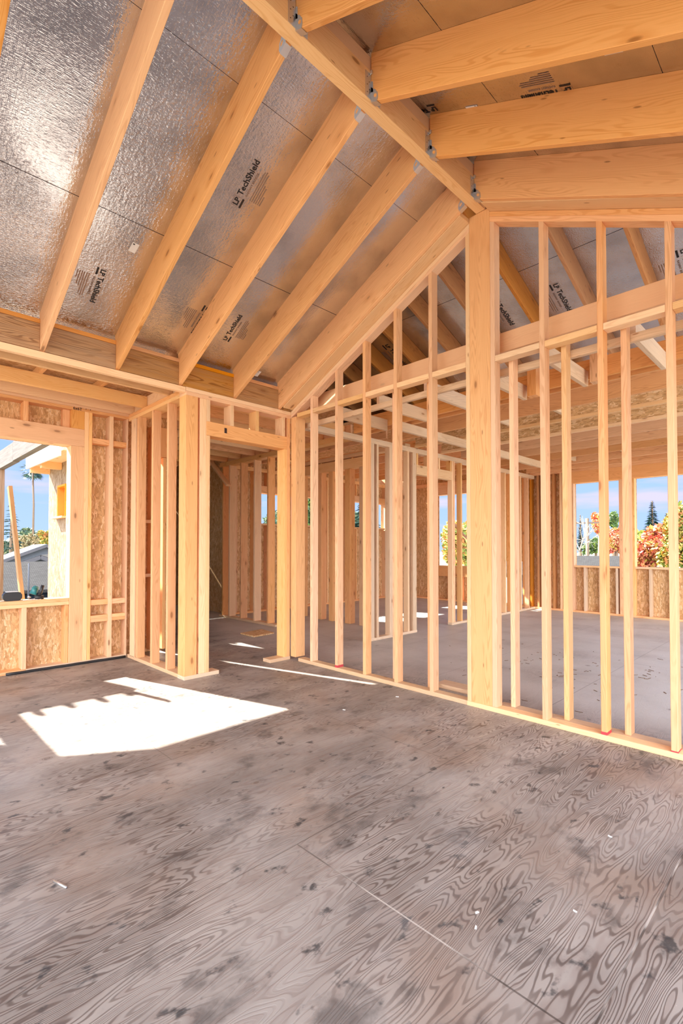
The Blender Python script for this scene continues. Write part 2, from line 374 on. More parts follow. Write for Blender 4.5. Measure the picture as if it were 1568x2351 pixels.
ZL = lambda x: 3.25 + 0.4685*(x+2.446)      # underside of left roof deck
ZR = lambda x: 4.41 - 0.487*(x-0.105)       # underside of right roof deck
ZB = lambda y: 5.195 - 0.38*y               # underside of rear roof deck
def deckX(name, xa, xb, fz, y0, y1, label, seams, t=0.014):
    o = slope(name, xa, fz(xa), xb, fz(xb), y0, y1, t, M_FOIL); tag(o, label, kind='structure')
    for s in seams:      # dark sheet joint: thin recessed strip of bare edge
        w_ = 0.002 if s < -1 else 0.0011; j = slope('sheet_joint', s-w_, fz(s-w_)-0.0012, s+w_, fz(s+w_)-0.0012, y0, y1, 0.0011, M_PENCIL, o)
    return o
deckL = deckX('ceiling', -2.69, 0.066, ZL, -6.2, 0.10, 'foil-faced roof sheathing on the left slope above the rafters', (-1.478, -0.45))
deckR = deckX('ceiling', 0.0665, 3.3, ZR, -6.2, 0.10, 'foil-faced roof sheathing on the right slope above the rafters', (0.625, 1.525))
o = slopeY('ceiling', 0.12, ZB(0.12), 5.2, ZB(5.2), -6.5, 3.4, 0.014, M_FOIL); deckB = tag(o, 'foil-faced roof sheathing of the rear roof seen over the gable wall', kind='structure')
slopeY('sheet_joint', 1.777, ZB(1.777)-0.0012, 1.782, ZB(1.782)-0.0012, -6.5, 3.4, 0.0011, M_PENCIL, deckB)

def wall_with_holes(name, plane, c, t, u0, u1, z0, z1, holes, mat, label):
    """sheathing panel in plane 'X' or 'Y' at coordinate c (thickness t), holes = (ua,ub,za,zb)"""
    us = sorted({u0, u1, *[h[0] for h in holes], *[h[1] for h in holes]}); zs = sorted({z0, z1, *[h[2] for h in holes], *[h[3] for h in holes]})
    bm = bmesh.new()
    def co(u, z, d): return (c+d, u, z) if plane == 'X' else (u, c+d, z)
    def inside(u, z): return u0 < u < u1 and z0 < z < z1 and not any(h[0] < u < h[1] and h[2] < z < h[3] for h in holes)
    vd = {}
    def V(u, z, d):
        k = (round(u, 5), round(z, 5), d)
        if k not in vd: vd[k] = bm.verts.new(co(u, z, d))
        return vd[k]
    cells = {(i, j) for i in range(len(us)-1) for j in range(len(zs)-1) if inside((us[i]+us[i+1])/2, (zs[j]+zs[j+1])/2)}
    for i, j in cells:
        a, b_, e, f = us[i], us[i+1], zs[j], zs[j+1]
        for d in (0, t): bm.faces.new((V(a, e, d), V(b_, e, d), V(b_, f, d), V(a, f, d)))
        if (i-1, j) not in cells: bm.faces.new((V(a, e, 0), V(a, f, 0), V(a, f, t), V(a, e, t)))
        if (i+1, j) not in cells: bm.faces.new((V(b_, e, 0), V(b_, f, 0), V(b_, f, t), V(b_, e, t)))
        if (i, j-1) not in cells: bm.faces.new((V(a, e, 0), V(b_, e, 0), V(b_, e, t), V(a, e, t)))
        if (i, j+1) not in cells: bm.faces.new((V(a, f, 0), V(b_, f, 0), V(b_, f, t), V(a, f, t)))
    bmesh.ops.recalc_face_normals(bm, faces=bm.faces)
    o = mesh_from_bm(name, bm, mat, g=(0, 0, 1))
    return tag(o, label, kind='structure')
wall_with_holes('wall_left', 'X', -4.07, 0.014, -7.2, -0.70, 0, 3.199, [(-3.60, -1.962, 0.757, 2.46), (-0.985, -0.895, 0.04, 2.46)], M_OSB, 'strand board sheathing of the left wall with a big window opening')
wall_with_holes('wall_rear_left', 'Y', -0.70, 0.014, -9.94, -4.056, -0.6, 3.65, [(-6.6, -6.0, 1.9, 2.35), (-9.27, -8.70, 1.94, 2.59)], M_OSBOUT, 'sun-bleached strand board wall of the side wing outside the left window')
wall_with_holes('wall_wing_end', 'X', -9.95, 0.014, -0.70, 1.60, 0, 3.2, [], M_OSB, 'strand board end wall of the side wing')
wall_with_holes('wall_wing_side', 'Y', 1.585, 0.014, -9.935, -6.35, 0, 3.2, [], M_OSB, 'strand board wall at the inner side of the wing')
wall_with_holes('wall_far_left', 'X', -6.36, 0.014, 1.585, 6.91, 0, 3.199, [(2.1, 2.85, 1.81, 2.43), (3.05, 3.75, 1.81, 2.43), (4.75, 5.35, 1.81, 2.43), (5.75, 6.15, 1.81, 2.43)], M_OSB, 'strand board wall with high small windows at the far left')
wall_with_holes('wall_back', 'Y', 6.90, 0.014, -6.35, 3.4, 0, 3.199, [(-5.05, -3.95, 0.86, 2.62), (-3.25, -2.82, 0.05, 1.0), (-1.70, -0.86, 0.949, 2.62), (-0.593, 1.1, 0.949, 2.62)], M_OSB, 'strand board sheathing of the back wall with large window openings')

def prism_wall(name, plane, c, t, outline, mat, label):
    bm = bmesh.new(); f = (lambda u, z, d: (c+d, u, z)) if plane == 'X' else (lambda u, z, d: (u, c+d, z))
    a = [bm.verts.new(f(u, z, 0)) for u, z in outline]; b_ = [bm.verts.new(f(u, z, t)) for u, z in outline]; n = len(outline)
    bm.faces.new(a); bm.faces.new(b_[::-1])
    for i in range(n): bm.faces.new((a[i], a[(i+1) % n], b_[(i+1) % n], b_[i]))
    bmesh.ops.recalc_face_normals(bm, faces=bm.faces); bmesh.ops.triangulate(bm, faces=[q for q in bm.faces if len(q.verts) > 4])
    return tag(mesh_from_bm(name, bm, mat), label, kind='structure')
prism_wall('wall_gable', 'Y', 0.105, 0.014, [(-6.5, 3.206), (-2.62, 3.206), (-2.60, ZL(-2.60)+0.006), (0.066, ZL(0.066)+0.006), (3.3, ZR(3.3)+0.006), (3.4, ZR(3.3)+0.006), (3.4, 5.15), (-6.5, 5.15)], M_OSB, 'strand board infill between the front roof and the higher rear roof')
prism_wall('wall_rear_end', 'X', -6.50, 0.014, [(0.12, 3.215), (5.2, 3.215), (0.12, 5.14)], M_OSB, 'strand board gable end of the rear roof, left side')

# ------------------------------------------------------------------ gable partition (front layer, plane Y=0)
S = 0.4064
rkL = lambda x: 4.009 + 0.472*x
rkR = lambda x: 4.053 - 0.475*x
def B(name, x0, x1, y0, y1, z0, z1, mat, label=None, cat=None, group=None, g=None, parent=None):
    o = box(name, x0, x1, y0, y1, z0, z1, mat, g, parent)
    return tag(o, label, cat, group)
def stud_slopetop(name, x0, x1, y0, y1, z0, fz, mat):
    P = [(x0, y0, z0), (x1, y0, z0), (x1, y1, z0), (x0, y1, z0), (x0, y0, fz(x0)), (x1, y0, fz(x1)), (x1, y1, fz(x1)), (x0, y1, fz(x0))]
    return hexa(name, P, (0, 0, 1), mat)
B('bottom_plate', -2.30, -0.087, 0.0, 0.089, 0.0, 0.038, M_WASHED, 'dusty bottom plate of the gable partition left of the ridge post', 'bottom plate')
B('bottom_plate', -0.087, 2.6, -0.004, 0.089, 0.0, 0.038, M_PALE, 'long pale bottom plate of the gable partition passing in front of the ridge post', 'bottom plate')
B('bottom_plate', 0.142, 2.6, 0.095, 0.195, 0.0, 0.036, M_WASHED, 'dusty rear bottom plate behind the gable partition right of the ridge post', 'bottom plate')
for k in range(5):
    x = 0.14-(1.49+k)*S
    o = stud_slopetop('wall_stud', x, x+0.038, 0, 0.089, 0.038, rkL, M_FIR)
    tag(o, 'tall stud under the left rake plate, %s to the left of the big ridge post' % ORD[k], 'wall stud', 'tall studs of the gable partition')
    if k in (3,): tag(box('red_paint_mark', x-0.0006, x+0.0386, -0.0006, 0.0896, 0.038, 0.062, M_RED, parent=o, bevel=0), 'red-painted stud foot')
for k in range(1, 6):
    x = 0.14+k*S
    o = stud_slopetop('wall_stud', x, x+0.038, 0, 0.089, 0.038, rkR, M_FIR)
    tag(o, 'tall stud under the right rake plate, %s to the right of the big ridge post' % ORD[k-1], 'wall stud', 'tall studs of the gable partition')
    if k in (2, 3): tag(box('red_paint_mark', x-0.0006, x+0.0386, -0.0006, 0.0896, 0.038, 0.058 if k == 2 else 0.047, M_RED, parent=o, bevel=0), 'red-painted stud foot')
post = B('ridge_post', -0.045, 0.142, 0.0, 0.14, 0.038, 4.105, M_POST, 'thick timber post carrying the ridge beam in the gable partition', 'post')
o = stud_slopetop('wall_stud', -0.084, -0.046, 0, 0.089, 0.038, rkL, M_PALE); tag(o, 'pale stud nailed against the left side of the big ridge post', 'wall stud')
o = stud_slopetop('wall_stud', 0.143, 0.182, 0, 0.089, 0.038, rkR, M_FIR); tag(o, 'stud nailed against the right side of the big ridge post', 'wall stud')
tag(slope('rake_plate', XE, rkL(XE), -0.046, rkL(-0.046), 0, 0.10, 0.036, M_FIR), 'lower sloping top plate left of the ridge post, resting on the studs', 'top plate')
tag(slope('rake_plate', XE, rkL(XE)+0.0365, -0.046, rkL(-0.046)+0.0365, 0, 0.10, 0.036, M_PALE), 'upper sloping top plate left of the ridge post, on the lower one', 'top plate')
tag(slope('nailer_board', XE+0.03, rkL(XE+0.03)+0.075, -0.048, rkL(-0.048)+0.075, -0.137, 0.10, 0.038, M_PALE), 'flat board lying on the left sloping plates between rafter and gable wall', 'board')
tag(slope('rake_plate', 0.142, rkR(0.142), 2.6, rkR(2.6), 0, 0.10, 0.042, M_FIR), 'lower sloping top plate right of the ridge post, on the studs', 'top plate')
tag(slope('rake_plate', 0.142, rkR(0.142)+0.0425, 2.6, rkR(2.6)+0.0425, 0, 0.10, 0.042, M_FIR), 'upper sloping top plate right of the ridge post', 'top plate')
tag(slope('nailer_board', 0.144, rkR(0.144)+0.086, 2.6, rkR(2.6)+0.086, -0.137, 0.10, 0.036, M_PALE), 'flat board lying on the right sloping plates under the last rafter', 'board')
# blocks between the tall studs (ribbon at plate height)
xs = [-2.33]+[0.14-(1.49+k)*S for k in range(4, -1, -1)]+[-0.084]
for i in range(len(xs)-1):
    a = xs[i]+(0.038 if i else 0.0); b_ = xs[i+1]
    B('wall_block', a+0.001, b_-0.001, 0.0, 0.089, 2.842, 2.89, M_PALE, 'horizontal block between the studs left of the ridge post, %s from the room corner' % ORD[i], 'block', 'blocks in the gable partition')
xs = [0.182]+[0.14+k*S for k in range(1, 6)]
for i in range(len(xs)-1):
    a = xs[i]+(0.038 if i else 0.0); b_ = xs[i+1]
    B('wall_block', a+0.001, b_-0.001, 0.0, 0.089, 2.822, 2.868, M_PALE, 'horizontal block between the studs right of the ridge post, %s from the post' % ORD[i], 'block', 'blocks in the gable partition')
# rear layer: short studs, ledger, rim beam
for i, x in enumerate((0.243, 0.661, 1.067, 1.473)):
    B('short_stud', x, x+0.038, 0.115, 0.20, 0.036, 2.868, M_PALE if i % 2 else M_FIR, 'short stud of the rear layer, %s to the right of the ridge post' % ORD[i], 'wall stud', 'short studs behind the gable partition')
for i, x in enumerate((-0.569, -0.984)):
    B('short_stud', x, x+0.038, 0.115, 0.20, 0.0, 2.868, M_FIR, 'short stud of the rear layer left of the ridge post, %s' % ('nearer the post' if i == 0 else 'farther from the post'), 'wall stud', 'short studs behind the gable partition')
B('ceiling_ledger', -2.45, 2.6, 0.205, 0.245, 2.762, 2.82, M_WASHED, 'horizontal ledger behind the short studs carrying the ceiling joists', 'ledger')
B('rim_beam', -2.45, 2.6, 0.205, 0.25, 2.965, 3.13, M_LVL, 'smooth deep rim beam running behind the whole gable partition', 'beam')
B('scrap_block', -0.585, -0.24, 0.26, 0.42, 0.0, 0.038, M_WASHED, 'short dusty plank on the floor just behind the ridge post', 'plank')

# corner stud group of the gable wall
B('corner_stud', -2.437, -2.345, 0.0, 0.14, 0.038, 2.856, M_POST, 'doubled corner stud where gable partition meets the doorway wall', 'wall stud')

# ------------------------------------------------------------------ ridge, rafters, hangers
RB = 4.105
B('ridge_beam', 0.022, 0.105, -6.2, 0.0, RB, RB+0.19, M_PALE, 'long ridge beam running overhead into the big post', 'beam')
B('ridge_filler', 0.030, 0.098, -6.2, 0.0, RB+0.191, 4.395, M_LVL, 'filler board on top of the ridge beam under the sheathing', 'board')
RY = [-0.178, -0.78, -1.405, -2.01, -2.61, -3.22, -3.83]
def hanger(side, y, i):
    x = 0.1055 if side > 0 else 0.0215
    fz = (lambda xx: 4.098-0.487*(xx-0.105)) if side > 0 else (lambda xx: 4.098+0.4725*(xx-0.022))
    root = empty('joist_hanger', (x, y+0.019, fz(x)), 'galvanised hanger %s side of the ridge beam, %s from the ridge post' % ('on the right' if side > 0 else 'on the left', ORD[i]), 'joist hanger', 'joist hangers along the ridge beam')
    s = side
    # flange plates nailed to the ridge
    for yy in ((y-0.052, y-0.001), (y+0.039, y+0.085)):
        f = box('nail_flange', min(x, x+s*0.0016), max(x, x+s*0.0016), yy[0], yy[1], max(RB+0.004, fz(x)+0.0), 4.27, M_ZINC, parent=root, bevel=0)
        bm = bmesh.new()
        for q in range(6):
            zc = RB+0.035+q*0.024; yc = (yy[0]+yy[1])/2 + (0.009 if q % 2 else -0.009)
            bmesh.ops.create_circle(bm, cap_ends=True, radius=0.0036, segments=8, matrix=Matrix.Translation((x+s*0.0019, yc, zc)) @ Matrix.Rotation(math.pi/2, 4, 'Y'))
        mesh_from_bm('nail_hole', bm, M_INK, root)
    # seat under the rafter
    P = [(x, y-0.002, fz(x)-0.003), (x+s*0.052, y-0.002, fz(x+s*0.052)-0.003), (x+s*0.052, y+0.04, fz(x+s*0.052)-0.003), (x, y+0.04, fz(x)-0.003)]
    hexa('seat', P+[(a, b_, c+0.0028) for a, b_, c in P], (0, 1, 0), M_ZINC, root, 0)
    # stepped side tab with a round hole on the visible rafter face
    bm = bmesh.new(); yt = y-0.0022
    sl = -0.487 if s > 0 else 0.4725*-1
    def pt(dx, dz): return (x+s*dx, yt, fz(x)+sl*dx+dz)
    outline = [(0.0, 0.0), (0.052, 0.0), (0.060, 0.022), (0.056, 0.055), (0.040, 0.068), (0.036, 0.075), (0.020, 0.078), (0.018, 0.125), (0.004, 0.130)]
    cx_, cz_, r_ = 0.036, 0.036, 0.0125
    outer = [pt(a, b_) for a, b_ in outline]
    # annular fill: ray from the hole centre to the outline
    n = 24; ring_i = []; ring_o = []
    for q in range(n):
        th = 2*math.pi*q/n; dx, dz = math.cos(th), math.sin(th); best = 9
        for e in range(len(outline)):
            ax, az = outline[e]; bx, bz = outline[(e+1) % len(outline)]
            ex, ez = bx-ax, bz-az; den = dx*ez-dz*ex
            if abs(den) < 1e-9: continue
            tt = ((ax-cx_)*ez-(az-cz_)*ex)/den; uu = ((ax-cx_)*dz-(az-cz_)*dx)/den
            if tt > 0 and -1e-6 <= uu <= 1+1e-6: best = min(best, tt)
        ring_i.append(bm.verts.new(pt(cx_+dx*r_, cz_+dz*r_))); ring_o.append(bm.verts.new(pt(cx_+dx*best, cz_+dz*best)))
    for q in range(n): bm.faces.new((ring_i[q], ring_i[(q+1) % n], ring_o[(q+1) % n], ring_o[q]))
    tab = [bm.verts.new(pt(*v)) for v in ((0.0, 0.06), (0.020, 0.06), (0.018, 0.125), (0.004, 0.130))]; bm.faces.new(tab)
    r = bmesh.ops.extrude_face_region(bm, geom=bm.faces[:]); bmesh.ops.translate(bm, vec=(0, 0.0018, 0), verts=[v for v in r['geom'] if isinstance(v, bmesh.types.BMVert)])
    bmesh.ops.recalc_face_normals(bm, faces=bm.faces)
    mesh_from_bm('side_tab', bm, M_ZINC, root)
    if s > 0:
        box('bent_tab', x, x+0.018, y-0.012, y-0.003, 4.262, 4.285, M_ZINC, parent=root, bevel=0.001)
for i, y in enumerate(RY):
    o = slope('roof_rafter', 0.020, 4.0985, XE-0.03, 2.927, y, y+0.038, 0.318, M_RAFT)
    tag(o, 'long sloping rafter on the left of the ridge, %s from the gable wall' % ORD[i], 'rafter', 'left roof rafters')
    if i < 6: hanger(-1, y, i)
for i, y in enumerate(RY):
    o = slope('roof_rafter', 0.107, 4.100, 3.2, 4.100-0.487*3.093, y, y+0.038, 0.31, M_RAFT)
    tag(o, 'wide sloping rafter on the right of the ridge, %s from the gable wall' % ORD[i], 'rafter', 'right roof rafters')
    if i < 5: hanger(1, y, i)
# blocking between rafter feet
for i in range(len(RY)):
    y1 = RY[i-1] if i else 0.0; y0 = RY[i]+0.038
    if i == 0: y0, y1 = RY[0]+0.038, 0.0
    B('eave_block', XE-0.045, XE-0.004, y0+0.001, y1-0.001, 2.927, 3.150, M_BLK, 'brown blocking board between left rafter feet, %s from the gable wall' % ORD[i], 'blocking', 'eave blocking boards')
    B('eave_strip', XE-0.045, XE-0.001, y0+0.001, y1-0.001, 3.152, 3.188, M_ORNG, 'thin orange strip on top of the eave blocking, %s from the gable wall' % ORD[i], 'wood strip', 'strips on the eave blocking')

# ------------------------------------------------------------------ doorway wall (plane X = XE) and corner post
DX0 = XE-0.14
B('top_plate', DX0, XE, -1.333, 0.0, 2.845, 2.884, M_FIR, 'lower top plate over the framed doorway', 'top plate')
B('top_plate', DX0, XE, -1.333, 0.0, 2.885, 2.925, M_PALE, 'upper top plate over the framed doorway', 'top plate')
B('corner_post', DX0, XE, -1.333, -1.20, 0.038, 2.845, M_POST, 'square timber corner post left of the doorway', 'post')
B('wall_stud', DX0, XE-0.004, -1.175, -1.104, 0.038, 2.845, M_PALE, 'doubled pale king stud left of the doorway', 'wall stud')
B('trimmer_stud', DX0, XE, -1.103, -1.062, 0.038, 2.474, M_PALE, 'trimmer stud under the left end of the door header', 'wall stud')
B('trimmer_stud', DX0, XE, -0.092, -0.051, 0.038, 2.474, M_PALE, 'trimmer stud under the right end of the door header', 'wall stud')
B('wall_stud', DX0, XE, -0.050, -0.006, 0.038, 2.845, M_FIR, 'king stud right of the doorway at the room corner', 'wall stud')
B('door_header', DX0, XE+0.001, -1.103, -0.051, 2.475, 2.62, M_ORNG if False else M_RAFT, 'solid door header beam over the framed doorway', 'header')
for i, (a, b_) in enumerate(((-1.103, -1.062), (-0.820, -0.778), (-0.494, -0.453), (-0.125, -0.083))):
    B('cripple_stud', DX0, XE, a, b_, 2.62, 2.845, M_PALE, 'short cripple stud above the door header, %s from the left' % ORD[i], 'cripple stud', 'cripple studs above the door header')
B('bottom_plate', DX0, XE, -1.335, -0.944, 0.0, 0.038, M_WASHED, 'short bottom plate under the corner post left of the doorway', 'bottom plate')
B('bottom_plate', DX0, XE, -0.29, 0.0, 0.0, 0.038, M_WASHED, 'short splintered bottom plate right of the doorway', 'bottom plate')
hexa('door_hardware_mark', [(XE+0.001, -0.895, 2.53), (XE+0.0015, -0.895, 2.53), (XE+0.0015, -0.865, 2.53), (XE+0.001, -0.865, 2.53), (XE+0.001, -0.895, 2.585), (XE+0.0015, -0.895, 2.585), (XE+0.0015, -0.865, 2.585), (XE+0.001, -0.865, 2.585)], (0, 0, 1), M_PENCIL, bevel=0)
tag(bpy.data.objects['door_hardware_mark'], 'small dark paper label on the door header', 'label'); bpy.data.objects['door_hardware_mark'].name = 'paper_label'

# ------------------------------------------------------------------ wall C (plane Y = YP) between corner post and left wall
B('top_plate', XL-0.0, DX0, YP, YP+0.14, 2.845, 2.884, M_PALE, 'lower top plate between the corner post and the left wall', 'top plate')
B('top_plate', XL-0.0, DX0, YP, YP+0.14, 2.885, 2.925, M_FIR, 'upper top plate between the corner post and the left wall', 'top plate')
B('rim_joist', XL, -2.62, YP+0.05, YP+0.09, 2.927, 3.075, M_PALE, 'rim joist standing on the plates at the ends of the low ceiling joists', 'joist')
for i, x in enumerate((-2.875, -3.255)):
    B('wall_stud', x, x+0.04, YP, YP+0.092, 0.038, 2.845, M_FIR, 'stud left of the corner post, %s' % ('nearest to the post' if i == 0 else 'second from the post'), 'wall stud', 'studs left of the corner post')
B('wall_stud', -3.655, -3.61, YP, YP+0.092, 0.03, 2.845, M_FIR, 'rosy stud beside the inner corner of the left wall', 'wall stud')
B('wall_stud', -3.83, -3.70, YP, YP+0.04, 0.03, 2.845, M_PALE, 'flat golden stud in the inner corner of the left wall', 'wall stud')
B('bottom_plate', -3.90, DX0, YP, YP+0.14, 0.0, 0.038, M_WASHED, 'bottom plate running from the corner post to the left wall', 'bottom plate')

# ------------------------------------------------------------------ left wall framing (plane X = XL)
LX0 = XL-0.14
def LB(name, y0, y1, z0, z1, mat, label, cat, group=None, x0=LX0, x1=XL, g=None):
    return B(name, x0, x1, y0, y1, z0, z1, mat, label, cat, group, g)
LB('top_plate', -7.2, YP+0.14, 2.868, 2.901, M_FIR, 'lower top plate of the left wall', 'top plate')
LB('top_plate', -7.2, YP+0.14, 2.902, 2.937, M_FIR, 'upper top plate of the left wall', 'top plate')
LB('bottom_plate', -7.2, -2.37, 0.0, 0.032, M_FIR, 'bottom plate of the left wall under the window', 'bottom plate')
LB('bottom_plate', -2.369, YP, 0.0, 0.034, M_WASHED, 'worn bottom plate of the left wall beside the window post', 'bottom plate')
LB('window_header', -3.75, -1.822, 2.463, 2.660, M_RAFT, 'broad header beam over the left window opening', 'header')
LB('window_post', -1.962, -1.822, 0.034, 2.462, M_POST, 'square timber post at the right of the left window opening', 'post')
LB('window_post', -3.74, -3.60, 0.034, 2.462, M_POST, 'square timber post at the left of the left window opening', 'post')
LB('header_block', -1.957, -1.822, 2.661, 2.868, M_POST, 'square block on the header above the window post', 'block')
LB('header_block', -2.03, -1.958, 2.661, 2.868, M_FIR, 'set-back block beside the square block on the window header', 'block', x0=LX0, x1=XL-0.06)
for i, y in enumerate((-2.421, -2.90, -3.31)):
    LB('cripple_stud', y, y+0.045, 2.661, 2.868, M_FIR, 'short cripple above the left window header, %s from the window post' % ORD[i], 'cripple stud', 'cripples above the left window')
for i, (a, b_) in enumerate(((-1.822, -1.777), (-1.776, -1.739))):
    LB('wall_stud', a+0.0005, b_, 0.034, 2.868, M_PALE, 'stud right of the window post, %s of the doubled pair' % ('left one' if i == 0 else 'right one'), 'wall stud')
LB('wall_stud', -1.547, -1.503, 0.034, 2.868, M_PALE, 'slim stud standing between the two blocked bays of the left wall', 'wall stud')
LB('wall_stud', -1.348, -1.332, 0.034, 2.868, M_FIR, 'last stud of the left wall at the inner corner', 'wall stud')
for nm, a, b_ in (('left', -1.739, -1.547), ('right', -1.503, -1.348)):
    LB('wall_block', a+0.001, b_-0.001, 2.522, 2.584, M_FIR, 'high horizontal block in the %s narrow bay of the left wall' % nm, 'block', 'blocks in the left wall bays', x0=XL-0.115, x1=XL-0.012)
    LB('wall_block', a+0.001, b_-0.001, 0.651, 0.712, M_FIR, 'knee-high horizontal block in the %s narrow bay of the left wall' % nm, 'block', 'blocks in the left wall bays', x0=XL-0.115, x1=XL-0.008)
    LB('wall_block', a+0.001, b_-0.001, 0.495, 0.533, M_PALE, 'upper board of the low double block in the %s narrow bay' % nm, 'block', 'blocks in the left wall bays', x0=XL-0.115, x1=XL-0.001)
    LB('wall_block', a+0.001, b_-0.001, 0.455, 0.494, M_RAFT, 'lower board of the low double block in the %s narrow bay' % nm, 'block', 'blocks in the left wall bays', x0=XL-0.115, x1=XL-0.006)
LB('window_sill', -3.599, -1.963, 0.719, 0.757, M_PALE, 'upper sill plate of the left window opening', 'sill plate')
LB('window_sill', -3.599, -1.963, 0.680, 0.718, M_PALE, 'lower sill plate of the left window opening', 'sill plate')
for i, (a, b_) in enumerate(((-2.003, -1.965), (-2.411, -2.368), (-2.82, -2.78), (-3.23, -3.19))):
    LB('sill_stud', a, b_, 0.034, 0.680, M_FIR, 'short stud under the left window sill, %s from the window post' % ORD[i], 'wall stud', 'short studs under the left window', x1=XL-(0.02 if i == 0 else 0.0))
LB('wall_stud', -1.185, -1.145, 0.034, 2.84, M_FIR, 'stud of the small closet behind the corner, beside its partition', 'wall stud')
LB('wall_stud', -1.03, -0.99, 0.034, 2.84, M_PALE, 'stud left of the narrow sunny slot behind the corner', 'wall stud')
LB('wall_block', -1.144, -1.031, 1.62, 1.66, M_FIR, 'upper block between closet studs behind the corner', 'block')
LB('wall_block', -1.144, -1.031, 0.95, 0.99, M_FIR, 'lower block between closet studs behind the corner', 'block')
LB('wall_stud', -0.89, -0.85, 0.034, 2.46, M_PALE, 'stud right of the narrow sunny slot behind the corner', 'wall stud')
LB('window_header', -0.985, -0.70, 2.465, 2.84, M_FIR, 'header above the narrow sunny slot behind the corner', 'header')
# black pipe on the floor along the wall
def tube(name, pts, r, mat, parent=None, seg=10, loc=(0, 0, 0)):
    bm = bmesh.new(); pts = [Vector(p) for p in pts]; rings = []
    for i, p in enumerate(pts):
        d = (pts[min(i+1, len(pts)-1)]-pts[max(i-1, 0)]).normalized()
        a = Vector((0, 0, 1)) if abs(d.z) < 0.9 else Vector((1, 0, 0))
        s = d.cross(a).normalized(); u = s.cross(d); rr = r[i] if isinstance(r, (list, tuple)) else r
        rings.append([bm.verts.new(p+(s*math.cos(2*math.pi*k/seg)+u*math.sin(2*math.pi*k/seg))*rr) for k in range(seg)])
    for i in range(len(rings)-1):
        for k in range(seg): bm.faces.new((rings[i][k], rings[i][(k+1) % seg], rings[i+1][(k+1) % seg], rings[i+1][k]))
    bm.faces.new(rings[0][::-1]); bm.faces.new(rings[-1])
    bmesh.ops.recalc_face_normals(bm, faces=bm.faces)
    return mesh_from_bm(name, bm, mat, parent, g=(0, 0, 1), smooth_=True)
tag(tube('floor_pipe', [(-3.895+0.004*math.sin(i), -2.55+i*0.075, 0.014+0.001*math.sin(i*2.3)) for i in range(17)], 0.0135, M_BLACK), 'thin black pipe lying along the foot of the left wall', 'pipe')

# low ceiling over the alcove at the left
B('alcove_beam', XE-0.05, XE, -7.2, -1.335, 2.866, 2.922, M_PALE, 'long pale plate continuing the doorway top plate to the left', 'beam')
for i, x in enumerate((-2.88, -3.53, -3.905)):
    B('ceiling_joist', x, x+0.038, -7.2, YP+0.048, 2.927, 3.065, M_PALE, 'low ceiling joist above the left window, %s from the big rafters' % ORD[i], 'joist', 'low joists above the left window')
o = B('ceiling', -4.2, -2.605, -7.2, -1.171, 3.20, 3.212, M_OSB); tag(o, 'strand board deck over the low joists beside the left wall', kind='structure')
for i in range(9):
    y = -1.75-i*0.6
    B('deck_block', -4.0, -3.0, y, y+0.04, 3.115, 3.199, M_PALE, 'cross block under the strand board deck above the left window, %s from the corner post' % ORD[i], 'block', 'cross blocks over the low joists')

# ------------------------------------------------------------------ writing on the foil and the framing
def text_mesh(s, size, mat, bold=0.0, name='printed_lettering'):
    c = bpy.data.curves.new('t', 'FONT'); c.body = s; c.size = size; c.offset = bold; c.extrude = 0.0004; c.resolution_u = 2
    ob = bpy.data.objects.new('t', c); COL.objects.link(ob)
    me = bpy.data.meshes.new_from_object(ob.evaluated_get(bpy.context.evaluated_depsgraph_get()))
    bpy.data.objects.remove(ob); bpy.data.curves.remove(c)
    if not me.uv_layers: me.uv_layers.new(name='UVMap')
    w = max(v.co.x for v in me.vertices)
    return me, w
def place(me, name, origin, ex, n, parent, mat):
    ex = Vector(ex).normalized(); n = Vector(n).normalized(); ex = (ex-n*ex.dot(n)).normalized(); ey = n.cross(ex)
    o = bpy.data.objects.new(name, me); COL.objects.link(o); me.materials.clear(); me.materials.append(mat)
    o.matrix_world = Matrix.Translation(Vector(origin)+n*0.0015) @ Matrix((ex, ey, n)).transposed().to_4x4()
    if parent is not None:
        o.parent = parent; o.matrix_parent_inverse = parent_inv(parent)
    return o
NL = Vector((0.4685, 0, -1)).normalized(); NR = Vector((-0.487, 0, -1)).normalized(); NB = Vector((0, -0.38, -1)).normalized()
